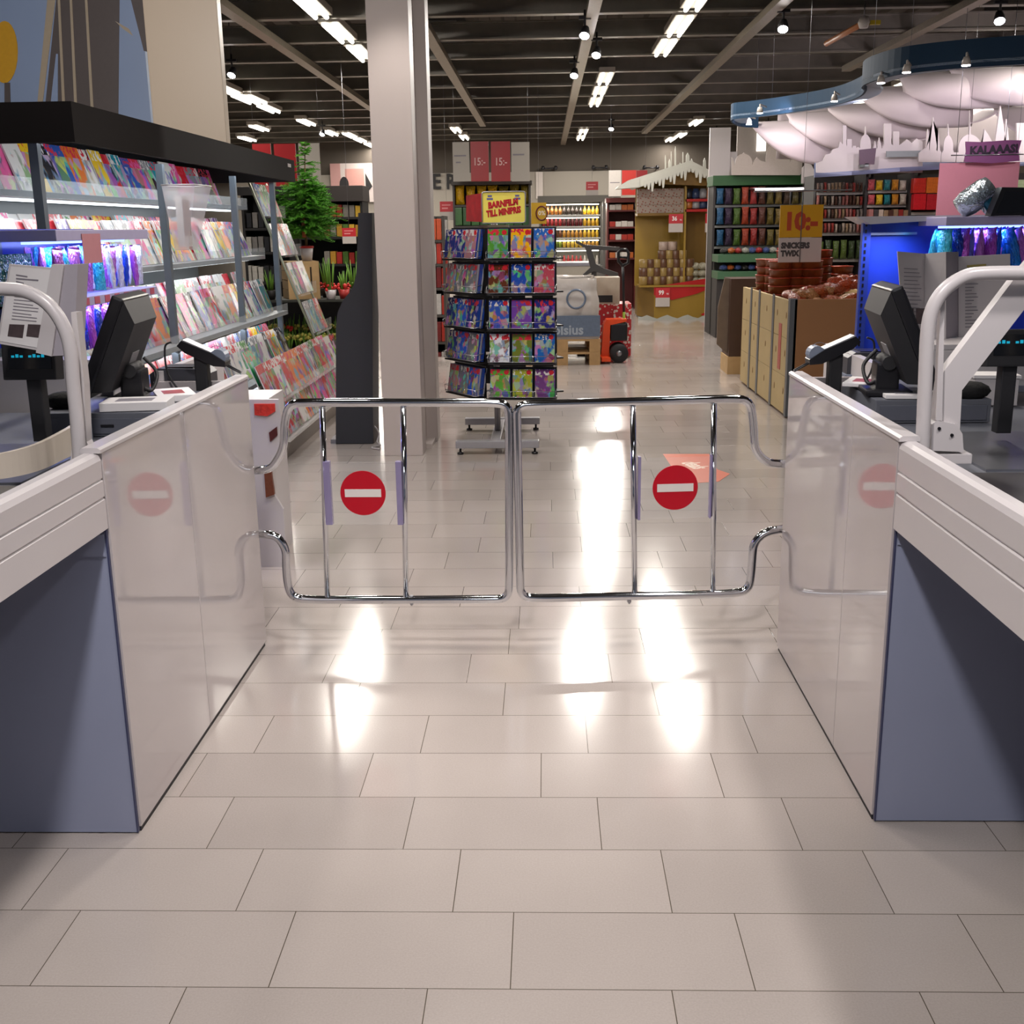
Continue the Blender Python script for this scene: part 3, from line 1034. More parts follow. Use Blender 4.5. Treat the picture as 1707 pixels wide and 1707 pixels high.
def barrier_right():
    Y = 2.66
    base = at(1543, 748, Y=Y)
    o = Vector((base.x, Y, .95))
    t = thing('arch_rail', 'white bent tube rail standing at the head of the right counter', 'rail', o, 0, 'bent tube rails')
    px = [(1830, 456), (1770, 455), (1707, 455), (1640, 456), (1606, 462), (1574, 484), (1554, 516), (1546, 556), (1543, 620), (1540, 690), (1537, 752)]
    pts = [at(a, b, Y=Y) - o for a, b in px]
    e_ = pts[0]
    pts = [Vector((e_.x + 1 * .15, 0, -.01)), Vector((e_.x + 1 * .148, 0, e_.z - .16)), Vector((e_.x + 1 * .115, 0, e_.z - .045))] + pts
    MB().tube(smooth_path(pts, 5), .0165, 14).build('tube', WHITE_PAINT, t)
    Q = lambda a, b, dy=.03: (lambda p: (p.x - o.x, p.z - o.z))(at(a, b, Y=Y + dy))
    MB().prism([Q(1566, 492), Q(1573, 490), Q(1568, 700), Q(1558, 700)], 'y', .02, .04).build('slim_post', WHITE_PAINT, t)
    a = thing('barrier_gate', 'white angled barrier arm bolted beside the right bent rail', 'barrier arm', o, 0)
    MB().prism([Q(1790, 352), Q(1760, 450), Q(1605, 651), Q(1601, 724), Q(1556, 716), Q(1567, 640), Q(1570, 626), Q(1690, 468)], 'y', .035, .07).build('arm', WHITE_PAINT, a)
    MB().prism([Q(1551, 706), Q(1560, 700), Q(1592, 706), Q(1602, 722), Q(1604, 752), Q(1550, 750)], 'y', .02, .10).build('hinge_block', WHITE_PAINT, a)
    mb = MB()
    for q in ((1563, 713), (1584, 724)):
        p = Q(*q)
        mb.bar((p[0], .016, p[1]), (p[0], .024, p[1]), .004, 8)
    mb.build('bolt', BLACK, a)
    MB().bx(.0, .12, .02, .12, -.02, .004, .002).build('base_plate', WHITE_PAINT, a)
    t2 = thing('information_board', 'white folded notice board with two printed sheets behind the right bent rail', 'notice board', (1.5, 4.2, .0), 0, 'notice boards on the tills')
    o2 = Vector((1.5, 4.2, .0))

    def P(a, b, Y):
        p = at(a, b, Y=Y + 1.0) - o2
        return p
    def sheet(nm, c, Ys, mat, th=.006):
        mb = MB()
        A = [P(q[0], q[1], y) for q, y in zip(c, Ys)]
        Bv = [p + Vector((0, th, 0)) for p in A]
        va = [mb._v(p) for p in A]; vb = [mb._v(p) for p in Bv]
        for i in range(4):
            mb._f([va[i], va[(i + 1) % 4], vb[(i + 1) % 4], vb[i]])
        mb._f(va[::-1]); mb._f(vb)
        return mb.build(nm, mat, t2)
    sheet('board', [(1496, 419), (1543, 423), (1540, 570), (1505, 545)], (3.2, 3.28, 3.28, 3.2), WHITE_PAINT)
    sheet('board', [(1543, 423), (1577, 420), (1577, 572), (1540, 570)], (3.275, 3.2, 3.2, 3.275), WHITE_PAINT)
    sheet('board', [(1577, 420), (1598, 420), (1598, 572), (1577, 572)], (3.2, 3.28, 3.28, 3.2), M('grey_painted_plastic'))
    sheet('board', [(1598, 428), (1684, 423), (1684, 545), (1598, 565)], (3.27, 3.2, 3.2, 3.27), WHITE_PAINT)
    gp = M('grey_print')
    for k in range(14):
        yy = 447 + k * 6.5
        sheet('printed_lines', [(1507, yy), (1530 + (k % 3) * 3, yy + 1), (1530 + (k % 3) * 3, yy + 2.2), (1507, yy + 1.2)], (3.21, 3.245, 3.245, 3.21), gp, .001)
    for k in range(16):
        yy = 462 + k * 5.5
        sheet('printed_lines', [(1609, yy), (1620 + (k % 4) * 8, yy - .7), (1620 + (k % 4) * 8, yy + .6), (1609, yy + 1.4)], (3.255, 3.24, 3.24, 3.255), gp, .001)
    for a in (1508, 1527):
        sheet('printed_picture', [(a, 514), (a + 15, 514), (a + 15, 540), (a, 540)], (3.21, 3.23, 3.23, 3.21), M('dark_photo_print'), .001)
    sheet('printed_stripe', [(1612, 442), (1644, 440), (1644, 443), (1612, 446)], (3.255, 3.23, 3.23, 3.255), M('ochre_print', '#9a8a4a', 0.5), .001)
    mb = MB(); q = P(1588, 572, 3.24); mb.bx(q.x - .012, q.x + .012, q.y - .012, q.y + .012, 1.081, q.z + .02)
    mb.build('stem', GREY_PL, t2)


barrier_left(); barrier_right()


def display(px, py, Y, zb, label):
    p = at(px, py, Y=Y)
    t = thing('customer_display', label, 'display', (p.x, Y, zb), 0, 'customer displays')
    h = p.z - zb
    MB().bx(-.02, .02, -.02, .02, 0, h - .02, .003).build('post', BLACK_M, t)
    mb = MB(); mb.xf = Matrix.Translation((0, 0, h)) @ Matrix.Rotation(R(-6), 4, 'X')
    mb.bx(-.075, .075, -.035, .02, -.05, .05, .005)
    mb.build('case', BLACK_M, t)
    mb = MB(); mb.xf = Matrix.Translation((0, 0, h)) @ Matrix.Rotation(R(-6), 4, 'X')
    mb.bx(-.055, .065, -.037, -.034, -.02, .036)
    sc = mb.build('screen', M('dark_screen'), t)
    teal = M('teal_digits', '#0c6a7c', 0.4, emit='#18a0c0', es=.8)
    mb = MB(); mb.xf = Matrix.Translation((0, 0, h)) @ Matrix.Rotation(R(-6), 4, 'X')
    for k in range(8):
        if k != 3:
            mb.bx(-.046 + k * .012, -.038 + k * .012, -.0385, -.037, .012, .021 if k % 2 else .018)
    mb.build('digits', teal, t)


display(57, 603, 3.1, .93, 'dark customer display with teal digits left of the left bent rail')
display(1682, 580, 3.1, .93, 'dark customer display with teal digits at the right end of the right counter')

# curved white guide on the left belt
g = [at(-60, 800, Z=.94), at(0, 798, Z=.94), at(60, 785, Z=.94), at(105, 765, Z=.94), at(135, 748, Z=.94)]
pts = smooth_path(g, 6)
mb = MB()
nn = len(pts)
ringv = []
for k, p_ in enumerate(pts):
    d = (pts[min(k + 1, nn - 1)] - pts[max(k - 1, 0)]).normalized()
    nrm = Vector((-d.y, d.x, 0)) * .006
    h0 = Vector((0, 0, .055 + .02 * k / nn))
    ringv.append([mb._v(p_ - nrm), mb._v(p_ + nrm), mb._v(p_ + nrm + h0), mb._v(p_ - nrm + h0)])
for A_, B_ in zip(ringv, ringv[1:]):
    for k in range(4):
        mb._f([A_[k], A_[(k + 1) % 4], B_[(k + 1) % 4], B_[k]])
mb._f(ringv[0]); mb._f(ringv[-1][::-1])
tag(mb.build('belt_guide', M('cream_plastic', '#c8bcae', 0.35, noise=.03)), 'curved cream guide lying across the left belt', 'belt guide')

# ================================================================== chrome swing gates
def gate(side):
    L_ = side == 'left'
    if L_:
        hinge = Vector((XL + .02, 3.93, 0))
        Yf = lambda px: 3.93 - .02 * (px - 435) / 415
        path = [(425, 784), (452, 782), (473, 750), (474, 705), (482, 672), (525, 671), (815, 671), (848, 674), (849, 715), (849, 960), (848, 998), (812, 999), (525, 1000), (484, 997), (477, 955), (477, 915), (462, 893), (425, 889)]
        bars = [((537, 676), (546, 996)), ((672, 676), (677, 1002))]
        sc = (606.5, 820)
        sheetpx = (545, 768, 670, 873)
        clips = [(545, 768, 550.5, 873), (664, 768, 669.5, 873)]
        pin = (686, 1001)
    else:
        hinge = Vector((XR - .02, 3.98, 0))
        Yf = lambda px: 3.90 + .09 * (px - 865) / 430
        path = [(1310, 773), (1280, 773), (1258, 752), (1256, 705), (1250, 666), (1212, 665), (895, 674), (861, 676), (862, 715), (867, 955), (868, 995), (902, 997), (1212, 990), (1249, 985), (1253, 945), (1256, 905), (1276, 886), (1305, 882)]
        bars = [((1055, 676), (1058, 994)), ((1190, 668), (1188, 992))]
        sc = (1124.5, 811)
        sheetpx = (1062, 759, 1186, 864)
        clips = [(1062, 760, 1068, 865), (1181, 757, 1187, 862)]
        pin = (1049, 998)
    t = thing('swing_gate', f'chrome tube swing gate with no-entry sign hinged to the {side} counter', 'gate', hinge, 0, 'chrome swing gates')
    P = lambda q: at(q[0], q[1], Y=Yf(q[0])) - hinge
    pts = round_path([P(q) for q in path], .085, 6)
    MB().tube(pts, .0155, 14).build('frame', CHROME, t)
    for a, b in bars:
        MB().bar(P(a), P(b), .0105, 12).build('bar', CHROME, t)
    p = P(pin)
    MB().tube([p + Vector((0, 0, .02)), p + Vector((0, 0, -.012)), p + Vector((0, 0, -.02))], [.008, .008, .003], 8).build('stop_pin', STEEL, t)
    x0, y0, x1, y1 = sheetpx
    a, b = P((x0, y1)), P((x1, y0))
    dy = b.y - a.y
    xf = Matrix.Translation((a.x, a.y - .014, a.z)) @ Matrix.Rotation(math.atan2(dy, b.x - a.x), 4, 'Z')
    w, h = math.hypot(b.x - a.x, dy), b.z - a.z
    def put(mb):
        mb.xf = xf
        return mb
    put(MB()).bx(0, w, -.003, .0, 0, h).build('sign_panel', M('clear_sign_sheet', '#f0f2f4', 0.04, alpha=0.05, noise=0), t)
    c = P(sc)
    cx = (c.x - a.x) / (b.x - a.x) * w
    cz = c.z - a.z
    rr = .0825
    mb = put(MB())
    ring = [(cx + rr * math.cos(2 * PI * k / 48), cz + rr * math.sin(2 * PI * k / 48)) for k in range(48)]
    mb.prism(ring, 'y', -.0048, -.003)
    d = mb.build('no_entry_disc', M('sign_red', '#b4001e', 0.35, noise=.01), t)
    put(MB()).bx(cx - .066, cx + .066, -.0062, -.0048, cz - .0145, cz + .0145).build('white_bar', M('sign_white', '#d8d2ce', 0.4, noise=.01), d)
    for q in clips:
        e, f = P((q[0], q[3])), P((q[2], q[1]))
        xa = (e.x - a.x) / (b.x - a.x) * w
        xb = (f.x - a.x) / (b.x - a.x) * w
        put(MB()).bx(xa, xb, -.006, .02, e.z - a.z, f.z - a.z, .002).build('edge_clip', M('violet_clear_plastic', '#8a80a8', 0.2, alpha=.75), t)


gate('left'); gate('right')

# red floor arrow seen through the right gate
q = [at(a, b, Z=.0) for a, b in ((1105, 757), (1182, 757), (1196, 783), (1217, 790), (1198, 803), (1150, 806), (1118, 776))]
fs = thing('floor_sticker', 'orange-red arrow sticker on the floor behind the right gate', 'sticker', (q[0].x, q[0].y, 0))
MB().prism([(p.x - q[0].x, p.y - q[0].y) for p in q], 'z', .0008, .0014).build('arrow', M('orange_red_vinyl', '#d0603c', 0.3), fs)
a = at(1158, 776, Z=0)
text('lettering', 'deals', .17, M('pale_vinyl_print', '#ecd8c4', 0.4), fs, (a.x - q[0].x, a.y - q[0].y, .0018), (0, 0, R(-72)), .0002, .004, sx=.62)

# white display stand behind the left counter
t = thing('promo_stand', 'white cardboard stand with red goods behind the left counter end', 'display stand', (-1.31, 4.75, 0))
pr = [(-.25, .0), (-.25, .98), (.20, .98), (.20, .62), (.06, .5), (.06, .30), (.0, .28), (.0, .0)]
cz = lambda py: at(445, py, Y=4.75).z
xs = lambda px: at(px, 740, Y=4.75).x + 1.31
prof = [(-.3, 0.0), (-.3, cz(674)), (xs(455.5), cz(674)), (xs(463), cz(760)), (xs(437), cz(790)), (xs(437), cz(835)), (xs(452), cz(862)), (xs(452), 0.0)]
MB().prism(prof, 'y', .14, .16).build('side_board', WHITE_PAINT, t)
MB().bx(-.3, xs(428), .16, .55, 0, cz(679)).build('inner_shelves', WHITE_PAINT, t)
MB().prism([(xs(415), cz(681)), (xs(450), cz(681)), (xs(450), cz(694)), (xs(436), cz(702)), (xs(415), cz(700))], 'y', .13, .141).build('top_cutout', M('red_goods', '#c03024', 0.4, noise=.5, scale=50, bump=.5), t)
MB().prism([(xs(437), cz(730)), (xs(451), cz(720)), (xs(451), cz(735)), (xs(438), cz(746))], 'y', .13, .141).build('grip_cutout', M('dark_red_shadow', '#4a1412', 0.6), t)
MB().prism([(xs(425), cz(795)), (xs(437), cz(792)), (xs(440), cz(835)), (xs(425), cz(840))], 'y', .12, .141).build('lower_goods', M('brown_goods', '#6a3a28', 0.4, noise=.5, scale=50), t)
# ================================================================== magazine rack on the left
RACK_Y0, RACK_Y1 = 4.95, 9.35
FRAME_G = M('rack_grey_metal', '#66707a', 0.4, 0.3, noise=.06)
SHELF_W = M('rack_white_shelf', '#9aa0a4', 0.35, noise=.03)
CANOPY = M('black_canopy_board', '#161212', 0.75, noise=.06, scale=4, spec=.2)
LED = M('lit_led_strip', '#ffffff', 0.4, emit=(0.85, 0.95, 1.0, 1), es=3.0, noise=0)
rack = thing('magazine_rack', 'long lit magazine rack with black canopy behind the left counter', 'magazine rack', (-2.3, RACK_Y0, 0))
dx, dy = 2.3, -RACK_Y0


def rb(mb, x0, x1, y0, y1, z0, z1, bev=0):
    return mb.bx(x0 + dx, x1 + dx, y0 + dy, y1 + dy, z0, z1, bev)


mb = rb(MB(), -2.03, -2.0, RACK_Y0, 9.3, 1.88, 2.045)
rb(mb, -3.4, -2.03, RACK_Y0, RACK_Y0 + .03, 1.88, 2.045)
rb(mb, -3.4, -2.03, 9.27, 9.3, 1.88, 2.045)
rb(mb, -3.4, -2.03, RACK_Y0 + .03, 9.27, 2.025, 2.045)
cn = mb.build('canopy', CANOPY, rack)
rb(MB(), -2.12, -2.06, RACK_Y0 + .2, 9.1, 2.008, 2.022).build('lamp_strip', LED, cn)
rb(MB(), -2.0, -1.997, 9.05, 9.16, 1.985, 2.01).build('white_tag', WHITE_PAINT, cn)
rb(MB(), -2.9, -2.86, RACK_Y0, RACK_Y1, .15, 1.88).build('back_panel', SHELF_W, rack)
rb(MB(), -2.9, -2.35, RACK_Y0, RACK_Y1 + 1.0, 0, .13).build('plinth', M('rack_plinth', '#7a7068', 0.5), rack)
SHELVES = [(-2.42, 1.70), (-2.30, 1.31), (-2.14, .86), (-2.02, .47), (-1.90, .16)]
for i, (x, z) in enumerate(SHELVES):
    mb = rb(MB(), -2.86, x, RACK_Y0, RACK_Y1, z - .03, z, .002)
    sh = mb.build('shelf', FRAME_G if i == 0 else SHELF_W, rack)
    rb(MB(), x, x + .004, RACK_Y0, RACK_Y1, z - .03, z + .06).build('front_lip', M('clear_lip', '#dfe6ea', .05, alpha=.22, noise=0), sh)
    if i < 4:
        rb(MB(), x - .16, x - .12, RACK_Y0 + .05, RACK_Y1 - .05, z - .042, z - .031).build('lamp_strip', LED, sh)
for y in (5.0, 6.62, 8.16, 9.33):
    mb = rb(MB(), -2.22, -2.18, y - .02, y + .02, .16, 1.88)
    mb.build('upright', FRAME_G, rack)
area(rack, (-2.10 + dx, 7.1 + dy, 1.98), .08, 4.0, 13, COOL, (0, R(35), 0))
for x, z in SHELVES[:4]:
    area(rack, (x - .06 + dx, 7.1 + dy, z - .05), .05, 4.2, 4.5, COOL, (0, R(25), 0))

# magazines: one mesh, copied
mb = MB()
mb.mi = 1
mb.bx(-.004, .0035, -.105, .105, 0, .275)
mb.mi = 0
mb.bx(.0035, .005, -.105, .105, 0, .275)
MAG = mesh_only(mb, 'magazine', [COVER, PAPER])
mnames = list(PAL)
rowdefs = [('top shelf', -2.60, 1.702, .00, 24, 'back'), ('second shelf back tier', -2.58, 1.345, .0, 27, 'back'), ('second shelf front tier', -2.40, 1.312, 0, 27, 'front'),
           ('third shelf back tier', -2.42, .925, 0, 28, 'back'), ('third shelf front tier', -2.25, .862, 0, 28, 'front'),
           ('fourth shelf back tier', -2.24, .50, 0, 26, 'back'), ('fourth shelf front tier', -2.12, .472, 0, 26, 'front'), ('bottom shelf', -2.0, .162, 0, 26, 'front')]
rnd = random.Random(11)
wts = ['red', 'yellow', 'white', 'white', 'blue', 'green', 'pink', 'black', 'orange', 'red', 'white', 'teal', 'grey', 'purple', 'pink']
for rn, x, z, _, n, _k in rowdefs:
    for i in range(n):
        c = rnd.choice(wts)
        y = RACK_Y0 + .12 + (RACK_Y1 - RACK_Y0 - .24) * (i + rnd.uniform(-.12, .12)) / (n - 1)
        om_ = inst('magazine', MAG, (x + rnd.uniform(-.006, .006), y, z), (0, R(-20 + rnd.uniform(-3, 3)), R(rnd.uniform(-5, 5))),
             f'{c} magazine, {ordn(i)} from near end on rack {rn}', 'magazine', f'magazines on the {rn}', lin(PAL[c]))
        if rn == 'top shelf':
            om_.scale = (1, 1, 1.05)

# sloped end display of clear pockets with magazines
ed = thing('leaflet_display', 'sloped clear acrylic pocket display at the far end of the magazine rack', 'display stand', (-2.0, 9.45, 0))
e0 = Vector((-2.0, 9.45, 0))


def epnt(u, z):      # u across, z height -> sloped plane
    return (-2.45 + .95 * (1.9 - z) * .42 + u, 9.45 + u * .0, z)


for yy in (9.45, 10.05):
    mb = MB(); mb.bar(Vector((-2.42, yy, 1.9)) - e0, Vector((-1.80, yy, .22)) - e0, .010, 8)
    mb.bar(Vector((-1.80, yy, .22)) - e0, Vector((-1.95, yy, .012)) - e0, .010, 8)
    mb.build('rail', M('pale_green_metal', '#a8ac94', .4, .3), ed)
rows_e = [1.62, 1.30, .98, .66, .34]
for k, z in enumerate(rows_e):
    xx = -2.42 + (1.9 - z) / 1.68 * .62
    mb = MB()
    mb.bx(xx - .005 + 2.0, xx + .05 + 2.0, -.01, .61, z - .012, z - .008)
    mb.bx(xx + .046 + 2.0, xx + .05 + 2.0, -.01, .61, z - .012, z + .09)
    mb.build('pocket', CLEAR, ed)
    for i in range(3):
        c = rnd.choice(wts)
        inst('magazine', MAG, (xx + .012, 9.45 + .11 + i * .2, z), (0, R(-19), R(rnd.uniform(-4, 4))),
             f'{c} magazine, {ordn(i)} in pocket row {ordn(k)} of the sloped end display', 'magazine', 'magazines in the sloped end display', lin(PAL[c]))
# low sloped stand of cookery magazines in front of the rack
ls = thing('magazine_stand', 'low sloped stand of magazines in front of the rack beside the left counter end', 'magazine stand', (-1.78, 7.35, 0))
l0 = Vector((-1.78, 7.35, 0))
mb = MB()
mb.prism([(-.12, 0), (.02, 0), (.06, .12), (-.02, .14), (-.12, .50)], 'y', 0, 2.3)
mb.build('body', M('rack_plinth'), ls)
for z, x in ((.14, .02), (.37, -.05)):
    MB().bx(x - .01, x + .035, 0, 2.3, z - .01, z).build('ledge', CLEAR, ls)
    MB().bx(x + .031, x + .035, 0, 2.3, z - .01, z + .07).build('front_lip', CLEAR, ls)
for r, (z, x) in enumerate(((.14, .015), (.37, -.055))):
    for i in range(11):
        c = rnd.choice(['orange', 'red', 'brown', 'yellow', 'green', 'white', 'red', 'pink'])
        inst('magazine', MAG, (-1.78 + x, 7.35 + .12 + i * .206, z), (0, R(-21), R(rnd.uniform(-4, 4))),
             f'{c} magazine, {ordn(i)} from the near end, {"lower" if r == 0 else "upper"} row, low sloped stand', 'magazine', 'magazines on the low sloped stand', lin(PAL[c]))
o = inst('magazine', MAG, (-1.885, 7.50, .40), (0, R(-22), 0), 'tall green magazine standing at the near end of the low sloped stand', 'magazine', None, lin('#0c8a4e'))
o.scale = (1, 1, 1.25)

# clear leaflet hopper hanging on the rack with a poster
p = at(306, 330, X=-2.08)
hp = thing('clear_hopper', 'clear flared plastic newspaper hopper hanging on the magazine rack', 'hopper', (-2.10, p.y, 1.40))
mb = MB()
for yy0, yy1, z0, z1 in ((0, 0, 0, 0),):
    A = [(-.03, -.08, 0), (.05, -.08, 0), (.05, .08, 0), (-.03, .08, 0)]
    Bv = [(-.05, -.16, .36), (.14, -.16, .36), (.14, .16, .36), (-.05, .16, .36)]
    va, vb = [mb._v(q) for q in A], [mb._v(q) for q in Bv]
    for i in range(4):
        mb._f([va[i], va[(i + 1) % 4], vb[(i + 1) % 4], vb[i]])
    mb._f(va[::-1])
mb.build('hopper_shell', M('cloudy_acrylic', '#dad4d8', .08, alpha=.35, noise=0), hp)
mb = MB(); mb.tube([(-.05, -.16, .36), (.14, -.16, .36), (.14, .16, .36), (-.05, .16, .36)], .004, 6, closed=True)
mb.build('rim', WHITE_PAINT, hp)
mb = MB(); mb.bx(-.01, .03, -.07, .07, .02, .30)
mb.build('folded_paper', PAPER, hp)
mb = MB()
for k in range(5):
    mb.bx(.0305, .0315, -.06 + k * .026, -.05 + k * .026, .08, .28)
mb.build('printed_stripe', M('dull_red_print', '#8a4a46', .5), hp)

# ================================================================== snack peg racks with blue light
BAG_SET = ['#1a48c8', '#2058e0', '#6a6ae0', '#b050c8', '#30b0d0', '#1838a8', '#c070d8', '#2080e0', '#e0e0f4', '#e0e0f4', '#30b0d0']
BAGN = {'#1a48c8': 'blue', '#2058e0': 'bright blue', '#6a6ae0': 'lilac', '#b050c8': 'violet', '#30b0d0': 'cyan', '#1838a8': 'dark blue', '#c070d8': 'pink-violet', '#2080e0': 'sky blue', '#e0e0f4': 'silver', '#1850c0': 'royal blue',
        '#0a4a52': 'dark teal', '#0c3c30': 'dark green', '#0e5a50': 'teal green'}


def bag_mesh(name, w=.10, h=.17, t=.016):
    mb = MB()

    def fn(u, v):
        uu = u * 2 * PI
        z = -h * v
        f = math.sin(PI * min(max(v, 0.0), 1)) ** .5
        edge = .0015 + t * f
        return (w / 2 * math.cos(uu) * (1 - .05 * f), edge * math.sin(uu) + .002 * math.sin(30 * v + 8 * u), z)
    mb.grid(fn, 14, 9)
    return mesh_only(mb, name, [GOODS_FOIL])


BAG = bag_mesh('candy_bag')
BLUE_L = (0.42, 0.52, 1.0)
UVM = M('blue_lit_strip', '#4050ff', .4, emit=(.2, .3, 1, 1), es=3.5, noise=0)
# left one, facing the aisle (+X)
lr = thing('snack_rack', 'blue-lit peg rack of hanging snack bags behind the left till', 'snack rack', (-1.98, 4.05, 0), 0, 'blue-lit snack racks')
MB().bx(-.02, .0, -.55, .95, 1.10, 1.52).build('back_panel', M('blue_panel', '#2c46b4', .3, noise=.05), lr)
MB().bx(-.2, .0, .0, .95, 0, .95).build('base_cabinet', WHITE_PAINT, lr)
hd = MB().bx(0, .24, .0, .95, 1.475, 1.515, .003).build('header_shelf', M('violet_white_metal', '#b0aacc', .35), lr)
MB().bx(.10, .14, .02, .93, 1.465, 1.474).build('lamp_strip', UVM, hd)
MB().bx(0, .26, .0, .95, 1.235, 1.27, .003).build('price_rail', M('violet_white_metal'), lr)
for k in range(9):
    MB().bx(.26, .262, .03 + k * .103, .08 + k * .103, 1.24, 1.266).build('price_tag', M('pink_red_tags', '#b8566a', .5), lr)
MB().bx(.241, .243, .22, .40, 1.39, 1.50).build('price_card', M('rose_card', '#c08088', .5), lr)
for y in (.02, .93):
    MB().bx(-.0, .02, y - .02, y + .02, .95, 1.475).build('upright', FRAME_G, lr)
area(lr, (.20, .47, 1.45), .06, .9, 6, BLUE_L, (0, R(20), 0))
area(lr, (.20, .47, 1.225), .06, .9, 4, BLUE_L, (0, R(20), 0))
for row, (z, h) in enumerate(((1.455, 'upper'), (1.222, 'lower'))):
    k = 0
    for j in range(12):
        c = rnd.choice(BAG_SET)
        y = 4.05 + .05 + j * .077
        for d in range(3):
            o_ = inst('candy_bag', BAG, (-1.98 + .10 + d * .055 + rnd.uniform(-.008, .008), y + rnd.uniform(-.008, .008), z - .002 * d), (R(rnd.uniform(-6, 6)), R(rnd.uniform(-4, 4)), R(90 + rnd.uniform(-22, 22))),
                      f'{BAGN[c]} snack bag, {("back", "middle", "front")[d]} on peg {ordn(j)}, {h} row, left blue-lit rack', 'snack bag', f'snack bags on the {h} row of the left rack', lin(c))
            o_.scale = (.6, .75, 1)
for j in range(7):
    inst('candy_bag', BAG, (-1.98 + .13, 4.05 - .05 - j * .06, 1.435), (0, 0, R(75)), f'dark teal snack bag, {ordn(j)} in the unlit row left of the blue lamp', 'snack bag', 'dark teal snack bags at the left rack', lin('#0a4a52'))

# right one, facing the lane entrance
Yr = 4.95
rr_ = thing('snack_rack', 'blue-lit perforated rack of hanging snack bags behind the right till', 'snack rack', (1.36, Yr, 0), 0, 'blue-lit snack racks')
xa = at(1435, 420, Y=Yr).x - 1.36
xb = 1.25
zt = at(1437, 366, Y=Yr).z
MB().bx(xa, xb, 0, .02, .8, zt).build('back_panel', M('blue_panel'), rr_)
MB().bx(xa - .005, xa + .03, -.03, .0, .8, zt).build('upright', M('blue_metal', '#34489c', .35, .2), rr_)
mb = MB()
for k in range(24):
    mb.bx(xa + .004, xa + .012, -.032, -.029, .84 + k * .028, .855 + k * .028)
mb.build('slots', BLACK, rr_)
MB().bx(xa, xb, -.02, .4, .0, .8).build('base_cabinet', M('blue_metal'), rr_)
hd = MB().bx(.23, xb, -.34, .0, zt - .03, zt + .005, .003).build('header_shelf', M('violet_white_metal'), rr_)
MB().bx(.26, .66, -.2, -.16, zt - .040, zt - .031).build('lamp_strip', UVM, hd)
MB().prism([(-.06, zt + .012), (.62, zt + .012), (.62, zt + .006), (.0, zt - .02)], 'y', -.10, .1).build('top_flap', WHITE_PAINT, rr_)
MB().bx(xa + .03, .22, -.025, -.01, zt - .065, zt - .055).build('cross_rail', STEEL, rr_)
area(rr_, (.45, -.22, zt - .05), .5, .05, 4, BLUE_L, (R(-15), 0, 0), R(110))
area(rr_, (.08, -.12, zt - .05), .2, .05, 0.8, BLUE_L, (R(25), 0, 0), R(120))
for j in range(12):
    c = rnd.choice(BAG_SET)
    for d in range(2):
        o = inst('candy_bag', BAG, (1.36 + .245 + j * .036 + d * .012, Yr - .20 - d * .06, zt - .045), (R(rnd.uniform(-8, 8)), R(8 + j * 1.2), R(90 + rnd.uniform(-35, 35))),
                 f'{BAGN[c]} snack bag, {("rear", "front")[d]} on peg {ordn(j)} under the right rack lamp', 'snack bag', 'snack bags on the right blue-lit rack', lin(c))
        o.scale = (.75, 1, 1.15)
for j in range(10):
    c = rnd.choice(('#0c3c30', '#0e5a50', '#0a4a52'))
    o = inst('candy_bag', BAG, (1.36 + .70 + j * .036, Yr - .26, zt - .05), (0, R(3), R(90 + rnd.uniform(-12, 12))),
             f'{BAGN[c]} snack bag, {ordn(j)} from left in the unlit row of the right rack', 'snack bag', 'dark green snack bags on the right rack', lin(c))
    o.scale = (1.2, 1, 1.5)
# silver roll of snacks and black monitor on top of that rack
p = at(1622, 372, Y=4.72)
t = bun = thing('snack_bundle', 'bundle of silver and teal snack bags lying on the right rack', 'snack bundle', (p.x, 4.72, zt + .006), R(20))
MB().lathe([(0, -.09), (.05, -.085), (.062, -.04), (.062, .05), (.052, .085), (0, .09)], 18).build('silver_bags', M('silver_foil', '#a8b4bc', .18, .8, noise=.3, scale=60, bump=.8), t, (-.0, 0, .085), (R(20), R(50), 0))
MB().lathe([(0, -.03), (.06, -.03), (.066, .0), (.055, .03), (0, .03)], 18).build('teal_bags', M('teal_foil', '#0a5a70', .25, .3, noise=.4, scale=50, bump=.6), t, (.065, -.02, .058), (R(20), R(50), 0))
bun.scale = (.85, .85, .85)
p0, p1 = at(1648, 380, Y=4.6), at(1720, 342, Y=4.6)
t = thing('till_monitor', 'black monitor lying tilted on the right end of the right rack', 'monitor', (p0.x + .11, 4.62, zt + .006), 0, 'till monitors')
mb = MB(); mb.prism([(-.11, 0), (.2, 0), (.2, .1), (-.075, .108)], 'y', -.03, .03)
mb.build('bezel', BLACK, t)
MB().prism([(-.09, .01), (.18, .01), (.18, .082), (-.062, .09)], 'y', -.032, -.029).build('screen', M('dark_screen'), t)
mb = MB()
for k in range(6):
    c0 = Vector((.06 + k * .075 + .30, -.30, zt + .02))
    mb.tube([c0 + Vector((.03 * math.cos(a * PI / 5), .0, .03 * math.sin(a * PI / 5))) for a in range(6)], .0018, 5)
mb.build('wire_hooks', M('grey_wire', '#6a6c74', .3, .6), rr_)
